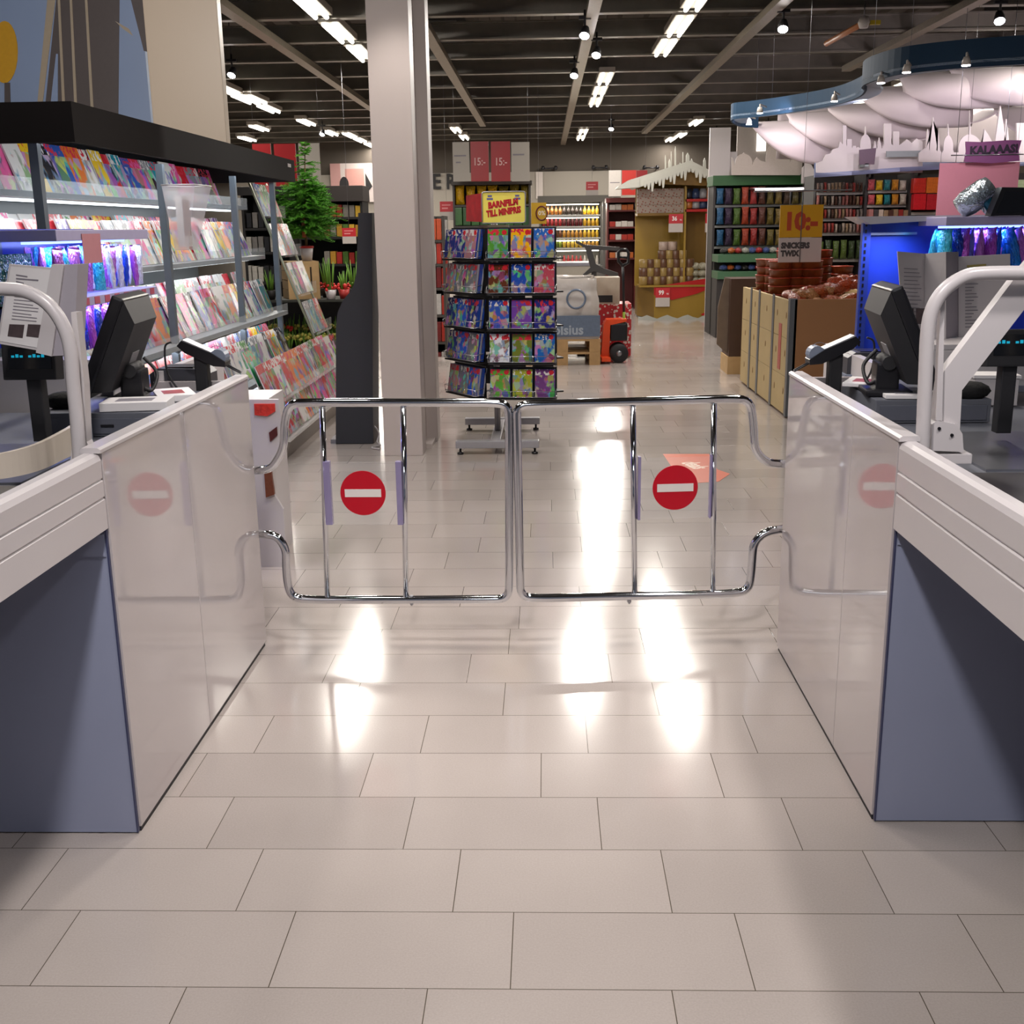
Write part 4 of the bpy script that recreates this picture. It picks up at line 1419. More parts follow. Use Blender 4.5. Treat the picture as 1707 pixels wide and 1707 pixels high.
# ================================================================== half-bottle end board
Yb = 7.9
BD = M('charcoal_board', '#2e2f36', .55, noise=.05, scale=5)
o = at(596, 742, Y=Yb); o = Vector((o.x, Yb, 0))
Q = lambda a, b: (lambda p: (p.x - o.x, max(p.z, .004)))(at(a, b, Y=Yb))
bt = thing('bottle_shaped_board', 'charcoal half-bottle shaped display board left of the pillar', 'display board', o)
prof = [Q(560, 744), Q(560, 650), Q(560, 545), Q(563, 520), Q(572, 500), Q(583, 487), Q(590, 474), Q(594, 455), Q(596, 400), Q(597, 355), Q(620, 355), Q(622, 742)]
MB().prism(prof, 'y', 0, .30).build('board', BD, bt)
MB().bx(prof[-1][0], prof[-1][0] + .004, .01, .30, .004, prof[-2][1]).build('side_edge', M('dark_brown_board', '#3c2e2a', .6), bt)
MB().bx(-.20, -.155, .03, .22, .0, .03).build('foot', STEEL, bt)
c = [at(622, 708, Y=8.0), at(632, 722, Y=7.9), at(629, 736, Y=7.85), at(634, 742, Z=.008), at(620, 746, Z=.008), at(634, 749, Z=.008)]
tag(MB().tube(smooth_path(c), .006, 6).build('power_cable', WHITE_PAINT), 'white cable lying on the floor between the bottle board and the pillar', 'cable')

# ================================================================== spinner of DVDs
SX, SY = -.345, 7.92
sp = thing('dvd_spinner', 'grey revolving stand full of DVD cases in front of the aisle', 'spinner stand', (SX, SY, 0))
GM = M('light_grey_metal', '#a2a0a4', .35, .4, noise=.05)
MB().bar((0, 0, .02), (0, 0, 1.62), .022, 14).build('pole', GM, sp)
for y in (-.42, .52):
    fb = MB().bx(-.27, .30, y - .035, y + .035, .045, .095, .006).build('foot_bar', GM, sp)
    for x in (-.24, .27):
        MB().lathe([(.022, 0), (.022, .012), (.008, .016), (.008, .046)], 10, (x, y, 0)).build('glide_foot', BLACK, fb)
MB().bx(-.035, .035, -.42, .52, .055, .09, .005).build('foot_beam', GM, sp)
# dvd case mesh
mb = MB()
mb.mi = 1
mb.bx(-.068, .068, -.004, .007, 0, .19, .002)
mb.mi = 0
mb.bx(-.0665, .0665, -.0052, -.0038, .002, .188)
DVD = mesh_only(mb, 'dvd_case', [COVER_DVD, M('blue_case_plastic', '#1c3c8c', .3)])
mb = MB(); mb.mi = 1; mb.bx(-.068, .068, -.004, .007, 0, .19, .002); mb.mi = 0; mb.bx(-.0665, .0665, -.0052, -.0038, .002, .188)
DVDG = mesh_only(mb, 'dvd_case', [COVER_DVD, M('clear_case_plastic', '#8a8c98', .2)])
WIRE = M('chrome_wire', '#c4c4c8', .25, .8)
TRAYB = M('black_tray', '#141416', .5)
tops = [380, 438, 497, 553, 611]
zs = []
fz = []
for ytop in tops:
    fz.append(at(868, ytop + 51, Y=7.5).z)


def panel(cx, cy, ang, w, cols, names, stackfn, side):
    """a panel of pockets: local x across, -y outward"""
    xf = Matrix.Translation((cx - SX, cy - SY, 0)) @ Matrix.Rotation(ang, 4, 'Z')
    for r, z in enumerate(fz):
        mb = MB(); mb.xf = xf
        mb.bx(-w / 2, w / 2, -.065, .02, z - .014, z - .004)
        mb.bx(-w / 2, w / 2, .016, .022, z - .014, z + .20)
        mb.build('pocket_tray', TRAYB, sp)
        mb = MB(); mb.xf = xf
        for zz, yy in ((z + .045, -.072), (z + .005, -.068)):
            mb.bar((-w / 2, yy, zz), (w / 2, yy, zz), .0022, 5)
            mb.bar((-w / 2, yy, zz), (-w / 2, .0, zz + .01), .0022, 5)
            mb.bar((w / 2, yy, zz), (w / 2, .0, zz + .01), .0022, 5)
        for k in range(cols + 1):
            x = -w / 2 + w * k / cols
            mb.bar((x, -.066, z), (x, -.072, z + .045), .002, 5)
        mb.build('wire_front', WIRE, sp)
    for r, z in enumerate(fz):
        for k in range(cols):
            x = -w / 2 + w * (k + .5) / cols
            for d, (cc, me) in enumerate(stackfn(r, k)):
                p = xf @ Vector((x, -.048 + d * .014, z + .002))
                nm, hx = cc
                lb = names(r, k, d, nm)
                inst('dvd_case', me, (p.x + SX, p.y + SY, p.z), (R(-9), 0, ang + R(rnd.uniform(-1.5, 1.5))), lb, 'DVD', side, lin(hx))


fc = [[('green', '#4a8a34'), ('yellow', '#e0a818'), ('blue', '#2c60b0')], [('brown', '#5a3020'), ('blue', '#2448a0'), ('red', '#b04858')],
      [('blue', '#3050a8'), ('purple', '#6a3c98'), ('dark blue', '#2a2a78')], [('white', '#d8dce4'), ('olive', '#6a7428'), ('blue', '#1c5ca8')],
      [('green', '#589a38'), ('yellow-green', '#9aa030'), ('violet', '#6a3a78')]]
cn_ = ['left', 'middle', 'right']
panel(-.15, 7.52, R(-6), .455, 3, lambda r, k, d, nm: f'{nm} DVD case, {cn_[k]} one in the {ordn(r)} row down the spinner front', lambda r, k: [(fc[r][k], DVD)], 'DVD cases on the spinner front')


def sidestack(r, k):
    n = 4
    out = []
    for d in range(n):
        c = rnd.choice([('blue', '#2450b8'), ('grey', '#6a6c74'), ('dark blue', '#1c2c78'), ('rose', '#a07078')])
        out.append((c, DVD if (d + k + r) % 3 else DVDG))
    return out


dn = ['front', 'second', 'third', 'rear']
panel(-.535, 7.72, R(-56), .42, 3, lambda r, k, d, nm: f'{nm} DVD case, {dn[d]} one in the {["outer", "middle", "inner"][k]} pocket, {ordn(r)} row, spinner left side', sidestack, 'DVD cases on the spinner left side')
# faces out of sight
for cx, cy, ang in ((-.35, 8.32, R(174)), (.0, 8.0, R(110))):
    xf = Matrix.Translation((cx - SX, cy - SY, 0)) @ Matrix.Rotation(ang, 4, 'Z')
    for z in fz:
        mb = MB(); mb.xf = xf
        mb.bx(-.21, .21, -.06, .02, z - .014, z - .004); mb.bx(-.21, .21, .016, .022, z - .014, z + .2)
        mb.build('pocket_tray', TRAYB, sp)
mb = MB()
for z in fz:
    mb.bx(-.2, .2, -.02, .02, z - .02, z - .012); mb.bx(-.02, .02, -.35, .35, z - .02, z - .012)
mb.build('cross_arms', GM, sp)
# header sign box
hx0, hx1, hz0, hz1 = rect_at(803, 371, 876, 320, 7.6)
hs = MB().bx(hx0 - SX, hx1 - SX, 7.6 - SY, 7.62 - SY, hz0, hz1, .004).build('header_sign', M('yellow_sign', '#e8d860', .3, noise=.12, scale=5), sp)
mb = MB(); mb.tube(round_path([(hx0 - SX, -.325, hz0), (hx1 - SX, -.325, hz0), (hx1 - SX, -.325, hz1), (hx0 - SX, -.325, hz1), (hx0 - SX, -.325, hz0 + .01)], .02, 4), .004, 6)
mb.build('sign_rim', GM, hs)
cx = (hx0 + hx1) / 2 - SX
cz = (hz0 + hz1) / 2
text('lettering', 'BARNFILM', .054, RED_INK, hs, (cx - .005, -.3215, cz + .022), (PI / 2, R(-7), 0), .0008, .0035, sx=.80, shear=.12)
text('lettering', 'TILL MINIPRIS', .054, RED_INK, hs, (cx - .002, -.3215, cz - .030), (PI / 2, R(-7), 0), .0008, .0035, sx=.70, shear=.12)
for q in (-.09, .09):
    MB().bx(cx + q - .014, cx + q + .014, -.3215, -.319, cz + .066, cz + .078).bx(cx + q - .02, cx + q + .02, -.3215, -.319, cz + .048, cz + .060).build('corner_print', M('blue_print', '#5c5c94', .5), hs)
a, b = at(777, 368, Y=7.85), at(803, 325, Y=7.85)
mb = MB()
va = [mb._v((q.x - SX, q.y - SY, q.z)) for q in (at(777, 369, Y=7.86), at(803, 370, Y=7.62), at(803, 322, Y=7.62), at(777, 326, Y=7.86))]
vb = [mb._v(Vector(v.co) + Vector((.01, .012, 0))) for v in va]
for i in range(4):
    mb._f([va[i], va[(i + 1) % 4], vb[(i + 1) % 4], vb[i]])
mb._f(va[::-1]); mb._f(vb)
mb.build('header_side_sign', M('red_sign_print', '#b82830', .3, noise=.5, scale=16), sp)
MB().bx(-.10, .10, -.1, .1, 1.50, 1.52).build('top_plate', GM, sp)

# ================================================================== pallet, wrapped load, boxes, pallet jack
WOOD = M('raw_wood', '#a8875c', .65, noise=.25, scale=12, bump=.1)
WOOD2 = M('pale_raw_wood', '#c0a072', .6, noise=.2, scale=10)


def pallet(loc, label):
    t = thing('wooden_pallet', label, 'pallet', loc, R(1), 'wooden pallets')
    for y in (-.5, -.22, .06, .34):
        MB().bx(-.42, .42, y, y + .2, .122, .144, .002).build('deck_board', WOOD, t)
    for x in (-.42, -.06, .30):
        for y in (-.5, -.07, .36):
            MB().bx(x, x + .12, y, y + .12, .022, .122).build('block', WOOD, t)
        MB().bx(x, x + .12, -.5, .5, .0, .022).build('base_board', WOOD, t)
    return t


pallet((.185, 13.0, 0), 'bottom wooden pallet under the wrapped load behind the DVD spinner')
pallet((.185, 13.0, .145), 'upper wooden pallet right under the wrapped load')
wl = thing('wrapped_load', 'tall load wrapped in clear plastic film on two stacked pallets', 'wrapped load', (.185, 13.0, .289))
FILM = M('stretch_film', '#b4ada8', .22, noise=.25, scale=5, bump=1.0, spec=.7)
zt = at(950, 465, Y=12.5).z - .289


def wfn(u, v):
    a = u * 2 * PI
    ca, sa = math.cos(a), math.sin(a)
    k = 1 / max(abs(ca), abs(sa))
    w = .42 * (1 - .1 * v * v)
    z = v * zt * (1.0 + .16 * max(0, -ca) * v)
    return (ca * k * w + .012 * math.sin(9 * a + 14 * v), sa * k * w * 1.15 + .012 * math.sin(11 * v * 3), z)


mb = MB(); mb.grid(wfn, 48, 12)
mb.lathe([(0, zt * 1.04), (.36, zt)], 24)
mb.build('film', FILM, wl)
mb = MB(); mb.bx(-.425, .425, -.505, -.49, .03, .26)
bl = mb.build('blue_band', M('blue_grey_film', '#5f6c80', .3, noise=.2), wl)
text('lettering', 'Bolsius', .15, M('pale_blue_print', '#9aa4b0', .5), bl, (.03, -.507, .10), (PI / 2, 0, 0), .002, .004)
mb = MB(); mb.tube([(.16 + .10 * math.cos(a * PI / 12), -.507, .44 + .10 * math.sin(a * PI / 12)) for a in range(24)], .012, 6, closed=True)
mb.build('ring_mark', M('blue_grey_film'), wl)

# red and white patterned gift box on the floor
x0, x1, z0, z1 = rect_at(995, 576, 1053, 508, 13.1)
PATT = bpy.data.materials.new('red_white_pattern'); PATT.use_nodes = True
nt, b = nodes_of(PATT)
tc = nt.nodes.new('ShaderNodeTexCoord'); vo = nt.nodes.new('ShaderNodeTexVoronoi'); vo.inputs['Scale'].default_value = 26
cr2 = nt.nodes.new('ShaderNodeValToRGB'); cr2.color_ramp.interpolation = 'CONSTANT'
cr2.color_ramp.elements[0].color = lin('#c8bcb4'); cr2.color_ramp.elements[1].position = .38; cr2.color_ramp.elements[1].color = lin('#a81c24')
nt.links.new(tc.outputs['Object'], vo.inputs['Vector']); nt.links.new(vo.outputs['Distance'], cr2.inputs['Fac']); nt.links.new(cr2.outputs['Color'], b.inputs['Base Color'])
t = thing('patterned_box', 'red box with white dotted pattern behind the orange pallet jack', 'box', ((x0 + x1) / 2, 13.2, 0))
w = (x1 - x0) / 2
MB().bx(-w, w, 0, .5, .02, z1, .004).build('body', PATT, t)
MB().bx(-w + .02, w - .02, .03, .47, 0, .02).build('underside', WOOD2, t)
x0b, x1b, z0b, z1b = rect_at(985, 508, 1032, 462, 13.3)
t = thing('carton', 'plain pale carton standing on the red patterned box', 'box', ((x0b + x1b) / 2, 13.2, z1))
w = (x1b - x0b) / 2
MB().bx(-w, w, .0, .36, 0, z1b - z1, .003).build('body', M('pale_carton', '#a89c8c', .6, noise=.08), t)
MB().bx(-w * .9, w * .5, -.003, 0, .02, .10).build('opening', BLACK_M, t)

# pallet jack
pj_ = at(1030, 602, Z=0)
pjx, pjy = pj_.x, pj_.y
jk = thing('pallet_jack', 'orange hand pallet jack with black upright handle parked beside the patterned box', 'pallet jack', (pjx, pjy, 0))
OR = M('orange_lacquer', '#d8481c', .35, noise=.05)
Q = lambda a, b, Y: at(a, b, Y=Y) - Vector((pjx, pjy, 0))
Yj = pjy + .05
P = lambda a, b: (lambda p: (p.x, p.z))(Q(a, b, Yj))
MB().prism([P(996, 592), P(993, 598), P(1022, 596), P(1022, 590), P(1014, 588), P(1016, 540), P(1043, 534), P(1043, 530), P(1010, 531), P(1005, 540), P(1001, 588)], 'y', -.12, .12).build('chassis', OR, jk)
MB().bx(-.2, -.10, .06, .3, .06, .10).build('fork', OR, jk)
MB().bx(-.2, -.10, -.30, -.06, .03, .07).build('fork', OR, jk)
for y in (-.17, .05):
    wh = MB(); wh.xf = Matrix.Translation((0, y, .108)) @ Matrix.Rotation(PI / 2, 4, 'X')
    wh.lathe([(.03, -.028), (.10, -.028), (.106, -.02), (.106, .02), (.10, .028), (.03, .028)], 22)
    w_ = wh.build('wheel', BLACK_M, jk)
    h_ = MB(); h_.xf = Matrix.Translation((0, y, .108)) @ Matrix.Rotation(PI / 2, 4, 'X'); h_.lathe([(0, -.03), (.032, -.03), (.032, .03), (0, .03)], 12); h_.build('hub', STEEL, w_)
c0, c1 = Q(1030, 575, pjy), Q(1040, 545, pjy)
MB().bx(c0.x - .09, c0.x + .10, -.12, .10, .24, .44, .02).build('pump', BLACK, jk)
MB().bar(Q(1040, 556, pjy), Q(1040, 520, pjy), .016, 10).build('handle_sleeve', M('lime_green', '#7a9020', .4), jk)
MB().tube([Q(1040, 525, pjy), Q(1039, 470, pjy), Q(1038, 440, pjy)], .015, 10).build('handle_shaft', BLACK, jk)
hb = MB(); A = [Q(*q, pjy) for q in ((1038, 443), (1031, 436), (1031, 420), (1035, 416), (1044, 416), (1048, 422), (1047, 438), (1038, 443))]
hb.tube(A, .018, 8, closed=False)
hb.bar(Q(1031, 428, pjy), Q(1047, 430, pjy), .014, 8)
gr = hb.build('grip_loop', BLACK, jk)

# dark grey plastic basket stand
Yk = 13.6
P = lambda a, b: (lambda p: (p.x, p.z))(at(a, b, Y=Yk))
o = at(1000, 460, Y=Yk)
gc = thing('basket_stand', 'dark grey plastic basket frame standing above the wrapped load', 'basket frame', (o.x, Yk, 0))
P2 = lambda a, b: (P(a, b)[0] - o.x, P(a, b)[1])
MB().prism([P2(960, 400), P2(975, 408), P2(1033, 412), P2(1033, 418), P2(986, 416), P2(993, 440), P2(1006, 447), P2(1030, 455), P2(1030, 463), P2(1004, 456), P2(990, 452), P2(972, 461), P2(972, 457), P2(984, 446), P2(976, 414), P2(960, 405)], 'y', -.06, .06).build('frame', M('anthracite_plastic', '#3a3838', .45), gc)
pz = P2(990, 452)
MB().bx(pz[0] - .03, pz[0] + .03, -.04, .04, 0, pz[1]).build('post', M('anthracite_plastic'), gc)
MB().bx(pz[0] - .2, pz[0] + .2, -.15, .15, 0, .03).build('base', M('anthracite_plastic'), gc)

# ================================================================== gingerbread-style kiosk
KY = 18.6
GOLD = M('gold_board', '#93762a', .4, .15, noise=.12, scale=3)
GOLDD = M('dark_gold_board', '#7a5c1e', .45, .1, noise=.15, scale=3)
REDB = M('red_ribbon', '#a81414', .4, noise=.05)
o = at(1148, 530, Y=KY); o = Vector((o.x, KY, 0))
kk = thing('market_kiosk', 'gold market kiosk with snowy icicle roof selling tins', 'kiosk', o)
K = lambda a, b, Y=KY: (lambda p: (p.x - o.x, p.z))(at(a, b, Y=Y))
xl, xr = K(1090, 535)[0], K(1201, 530)[0]
zc = K(1140, 478)[1]
mb = MB(); mb.bx(xl, xr, 0, .9, .02, zc)
mb.build('counter_front', GOLD, kk)
mb = MB()
q = [(xl, 0), (xl - .22, .7), (xl - .22, 1.2), (xl, 1.2)]
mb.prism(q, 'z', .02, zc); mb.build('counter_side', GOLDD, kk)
mb = MB(); mb.prism([K(1090, 478), K(1090, 492), K(1120, 500), K(1160, 490), K(1185, 480), K(1203, 466), K(1203, 460)], 'y', -.014, .0); mb.build('red_sash', REDB, kk)
mb = MB(); mb.prism([K(1203, 460), K(1190, 480), K(1176, 490), K(1190, 500), K(1175, 508), K(1188, 514), K(1168, 524), K(1178, 530), K(1202, 526)], 'y', -.012, .0); mb.build('red_bow', REDB, kk)
mb = MB(); mb.prism([(xl - .26, .0), (xl - .26, .06)] + [(xl - .2 + (xr - xl + .25) * k / 16, .05 + .03 * math.sin(k * 1.6)) for k in range(17)] + [(xr + .05, .0)], 'y', -.02, -.005); mb.build('snow_edge', M('pale_snow', '#a8aaa2', .6), kk)
MB().bx(xl - .25, xr + .06, -.03, .95, zc, zc + .03).build('counter_top', GOLD, kk)
# back wall, posts, upper shelf
xpl = K(1063, 400)[0]
zsh = K(1100, 355)[1]
ztop = K(1100, 311)[1]
MB().bx(xpl, K(1184, 400)[0], .55, .58, zc, ztop + .1).build('back_wall', GOLD, kk)
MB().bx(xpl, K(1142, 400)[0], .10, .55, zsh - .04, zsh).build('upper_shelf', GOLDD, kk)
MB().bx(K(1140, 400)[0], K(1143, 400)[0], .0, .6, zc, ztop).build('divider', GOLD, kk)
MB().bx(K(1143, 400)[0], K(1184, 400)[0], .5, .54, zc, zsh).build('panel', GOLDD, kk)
for pyy in (334, 351):
    MB().bx(K(1141, 400)[0], K(1202, 400)[0], .0, .5, K(1150, pyy + 1)[1] - .01, K(1150, pyy - 1)[1] + .01).build('red_shelf', REDB, kk)
# roof
roofp = [K(1063, 313), K(1148, 286), K(1225, 319), K(1225, 308), K(1148, 269), K(1045, 302)]
mb = MB(); mb.prism(roofp, 'y', -.25, 1.2)
SNOW = M('snow_white_board', '#c4c4ba', .55, noise=.04)
rf = mb.build('roof', SNOW, kk)
mb = MB()
for (xa_, ya_), (xb_, yb_), n in (((1070, 308), (1148, 281), 13), ((1148, 281), (1224, 316), 12)):
    A_, B_ = K(xa_, ya_), K(xb_, yb_)
    for k in range(n):
        u0, u1 = k / n, (k + 1) / n
        p0 = (A_[0] + (B_[0] - A_[0]) * u0, A_[1] + (B_[1] - A_[1]) * u0)
        p1 = (A_[0] + (B_[0] - A_[0]) * u1, A_[1] + (B_[1] - A_[1]) * u1)
        d = .06 + .05 * ((k * 7) % 3)
        mb.prism([(p0[0], p0[1] + .04), (p1[0], p1[1] + .04), (p1[0], p1[1] - .01), ((p0[0] * .3 + p1[0] * .7), (p0[1] + p1[1]) / 2 - d), ((p0[0] * .7 + p1[0] * .3), (p0[1] + p1[1]) / 2 - d), (p0[0], p0[1] - .01)], 'y', -.29, -.255)
mb.build('icicle_trim', SNOW, rf)
mb = MB(); mb.prism([K(1025, 316), K(1030, 311), K(1050, 300), K(1064, 298), K(1064, 313), K(1040, 315)], 'y', -.26, .1); mb.build('left_eave', SNOW, rf)
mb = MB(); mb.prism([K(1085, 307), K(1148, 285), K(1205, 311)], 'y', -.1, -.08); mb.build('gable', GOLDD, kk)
# spires standing on the roof
mb = MB()
for xq, hq, w_ in ((1115, 255, 1.2), (1122, 262, 2.6), (1125, 249, .8), (1132, 240, 1.4), (1140, 268, 3), (1145, 250, .8), (1153, 251, 4), (1160, 261, 3), (1168, 269, 4), (1182, 260, 3)):
    zb_ = K(xq, 289)[1] - .02
    mb.prism([(K(xq - w_, 289)[0], zb_), (K(xq + w_, 289)[0], zb_), (K(xq + w_ * .7, hq + 6)[0], K(xq, hq + 5)[1]), (K(xq, hq)[0], K(xq, hq)[1]), (K(xq - w_ * .7, hq + 6)[0], K(xq, hq + 5)[1])], 'y', .5, .53)
mb.build('skyline_cutout', SNOW, rf)
# price signs
def price(px0, py0, px1, py1, Y, big, small, parent=None, o_=None, name='price_sign', split=.52):
    x0, x1, z0, z1 = rect_at(px0, py1, px1, py0, Y)
    ox = o_ or Vector((0, 0, 0))
    zm = z1 - (z1 - z0) * split
    s_ = MB().bx(x0 - ox.x, x1 - ox.x, Y - ox.y - .012, Y - ox.y, zm, z1).build(name, M('price_red', '#b82a32', .4), parent)
    MB().bx(x0 - ox.x, x1 - ox.x, Y - ox.y - .012, Y - ox.y, z0, zm).build('white_half', M('sign_card', '#b8b0aa', .5), s_)
    text('lettering', big, (z1 - zm) * .62, WHITE_INK, s_, ((x0 + x1) / 2 - ox.x - (x1 - x0) * .1, Y - ox.y - .0135, (z1 + zm) / 2), (PI / 2, 0, 0), .001, .003, sx=.9)
    if small:
        text('lettering', small, (z1 - zm) * .25, WHITE_INK, s_, (x1 - ox.x - (x1 - x0) * .16, Y - ox.y - .0135, (z1 + zm) / 2 - .02), (PI / 2, 0, 0), .001)
    return s_


price(1115, 357, 1138, 387, KY - .02, '36', '90', kk, o)
price(1176, 356, 1198, 387, KY - .02, '52', '90', kk, o)
price(1093, 480, 1116, 511, KY - .03, '99', '90', kk, o)
# goods in the kiosk
tin = MB(); tin.lathe([(0, 0), (.075, 0), (.078, .005), (.078, .13), (.074, .135), (0, .135)], 14)
TIN = mesh_only(tin, 'gold_tin', [GOODS])
gx0 = K(1062, 470)[0]
idx = 0
for r_ in range(4):
    n_ = 8 if r_ < 3 else 4
    for k in range(n_):
        x = K(1074, 470)[0] + k * .085 * 2 * .62 + (.30 if r_ == 3 else 0)
        c = ('#8c7440', '#5a3c28')[(k + r_) % 2]
        inst('biscuit_tin', TIN, (o.x + x, KY + .12, zc + .032 + r_ * .137), (0, 0, 0), f'{("gold", "brown")[(k + r_) % 2]} biscuit tin, {ordn(k)} from the left, {ordn(r_)} layer on the kiosk counter', 'tin', 'biscuit tins on the kiosk counter', lin(c))
for k in range(2):
    inst('biscuit_tin', TIN, (o.x + K(1107 + k * 15, 470)[0], KY + .2, zc + .032 + 4 * .137), (0, 0, 0), f'white patterned biscuit tin on top of the kiosk tin stack, {("left", "right")[k]} one', 'tin', 'biscuit tins on the kiosk counter', lin('#a89488'))
bx_ = MB(); bx_.bx(-.065, .065, -.06, .06, 0, .125, .004)
PATT2 = PATT.copy()
e_ = [n for n in PATT2.node_tree.nodes if n.type == 'VALTORGB'][0].color_ramp.elements
e_[0].color = lin('#8c4a34'); e_[1].color = lin('#a8988a'); e_[1].position = .30
CUBE = mesh_only(bx_, 'gift_carton', [PATT2])
for r_ in range(3):
    for k in range(6):
        inst('gift_carton', CUBE, (o.x + K(1070 + k * 13, 350)[0], KY + .22, zsh + .002 + r_ * .127), (0, 0, 0), f'white carton with red pattern, {ordn(k)} from the left, {ordn(r_)} layer on the kiosk shelf', 'carton', 'patterned cartons on the kiosk shelf')
pk = MB(); pk.ball((0, 0, .06), .085, 2, (1, .9, .72))
PKT = mesh_only(pk, 'sweet_packet', [GOODS_FOIL])
for r_ in range(3):
    for k in range(5):
        inst('sweet_packet', PKT, (o.x + K(1150 + k * 11, 466)[0], KY + .12 + .03 * (k % 2), zc + .03 + r_ * .115), (0, 0, k), f'silver sweet packet, {ordn(k)} from the left, {ordn(r_)} layer, right on the kiosk counter', 'packet', 'silver packets on the kiosk counter', lin('#a09c88'))
jar = MB(); jar.lathe([(0, 0), (.06, 0), (.07, .02), (.07, .10), (.05, .125), (.05, .15), (0, .155)], 12)
JAR = mesh_only(jar, 'bottle_jar', [GOODS])
for r_, pyy in enumerate((333, 350)):
    zz = K(1150, pyy - 1)[1] + .012
    for k in range(5):
        c, nm = rnd.choice((('#283858', 'dark blue'), ('#a8642c', 'orange'), ('#8c8c90', 'silver'), ('#22222a', 'black')))
        inst('sweet_jar', JAR, (o.x + K(1149 + k * 12, pyy)[0], KY + .1, zz), (0, 0, 0), f'{nm} jar, {ordn(k)} from the left, {("upper", "lower")[r_]} red kiosk shelf', 'jar', 'jars on the red kiosk shelves', lin(c))

# ================================================================== pallet-collar bins with biscuit tubs
bA, bB = at(1237, 642, Z=0), at(1298, 706, Z=0)
BX0 = 1.91
BY0, BY1 = 8.85, 11.0
BZ = at(1290, 503, X=BX0).z
BZ = .93
bn = thing('wooden_bin', 'long pale plywood bin with grey straps full of biscuits behind the right counter', 'bin', (BX0, BY0, 0))
PLY = M('pale_plywood', '#b49e70', .55, noise=.12, scale=5)
BROWN = M('brown_cardboard', '#9a6e48', .6, noise=.06, scale=4)
D = BY1 - BY0
for k in range(3):
    z0 = .02 + k * .30
    MB().bx(0, .03, 0.02, D, z0, z0 + .297, .002).build('side_board', PLY, bn)
MB().bx(0.03, .85, 0, .025, .02, BZ, .002).build('front_board', BROWN, bn)
MB().bx(0.03, .85, D - .025, D, .02, BZ - .02, .002).build('end_board', PLY, bn)
MB().bx(.82, .85, 0.02, D, .02, BZ, .002).build('side_board', PLY, bn)
MB().bx(.03, .82, .025, D - .03, .0, BZ - .16).build('filling', BROWN, bn)
for y in (.62, 1.25, 1.65):
    MB().bx(-.005, .0, y, y + .075, .01, BZ + .005).build('strap', M('strap_grey', '#64686c', .4, .3), bn)
MB().bx(-.006, .05, .0, .07, .01, BZ + .005).build('corner_iron', M('strap_grey'), bn)
MB().bx(-.004, .0, .30, .40, .35, .72).build('red_label', M('faded_red_label', '#b05a50', .5), bn)
mb = MB()
for y in (.15, .5, .95, 1.5, 1.95):
    for z in (.2, .5, .8):
        mb.ball((-.001, y, z), .02, 1, (.08, 1, 1.6))
mb.build('grain_knot', M('knot_brown', '#8c6c40', .6), bn)
# tubs
tb = MB(); tb.lathe([(0, 0), (.090, 0), (.096, .055), (.098, .057), (.098, .064), (.095, .065), (0, .065)], 18)
tb.mi = 1
tb.lathe([(0, .0651), (.098, .0651), (.099, .058), (.101, .058), (.100, .068), (.0, .070)], 18)
TUB = mesh_only(tb, 'biscuit_tub', [M('biscuit_brown', '#7a4424', .35, noise=.45, scale=30, bump=.3), M('tub_red_lid', '#9c3a26', .25, noise=.15)])
stacks = [(1262, 480, 6, 10.55), (1293, 490, 6, 9.95), (1292, 478, 6, 10.4), (1325, 490, 8, 10.0), (1310, 478, 7, 10.6), (1352, 492, 6, 9.95), (1368, 470, 7, 10.7), (1385, 492, 3, 9.95), (1403, 480, 5, 10.5), (1340, 475, 7, 10.7)]
for s_, (px, py, n, Y) in enumerate(stacks):
    x = max(at(px, 470, Y=Y).x, BX0 + .13)
    z0 = BZ - .158
    for k in range(n):
        inst('biscuit_tub', TUB, (x + rnd.uniform(-.006, .006), Y, z0 + k * .0705), (0, 0, rnd.random() * 6), f'red-lidded biscuit tub, {ordn(k)} from the bottom, {ordn(s_)} stack in the wooden bin', 'tub', 'biscuit tubs in the wooden bin')
# orange sweet bags heaped in the bin
ob = MB()


def bfn(u, v):
    a = u * 2 * PI
    s_ = math.sin(PI * v) ** .6
    return (.085 * math.cos(a) * s_ * (1 + .08 * math.sin(5 * a)), .04 * math.sin(a) * s_, .13 * (v - .5) + .006 * math.sin(7 * a))


ob.grid(bfn, 16, 10)
OB = mesh_only(ob, 'sweet_bag', [GOODS_FOIL])
k = 0
for px in range(1290, 1425, 13):
    for dpt, (Y, hz) in enumerate(((8.98, 0.0), (9.2, .05), (9.42, .09))):
        x = at(px, 500, Y=Y).x
        if x < BX0 + .1:
            continue
        z = BZ - .07 + hz * .6 + max(0, (px - 1310) / 110) * .13 * (1 if dpt else .4) + rnd.uniform(-.01, .01)
        c, nm = rnd.choice((('#b4582a', 'orange'), ('#a04828', 'rust'), ('#c08858', 'pale orange'), ('#b84a20', 'deep orange')))
        inst('sweet_bag', OB, (x, Y, z), (R(rnd.uniform(40, 100)), R(rnd.uniform(-30, 30)), rnd.random() * 6), f'{nm} foil bag of sweets, {ordn(k // 3)} from the left, {("front", "middle", "rear")[dpt]} of the bin heap', 'sweet bag', 'foil bags of sweets in the wooden bin', lin(c))
        k += 1
# filling under the bags
MB().grid(lambda u, v: (.03 + u * .79, .03 + v * .75, BZ - .15 + .06 * u + .02 * math.sin(9 * u + 7 * v)), 10, 8).build('loose_filling', M('orange_filling', '#a85a2c', .4, noise=.4, scale=40), bn)
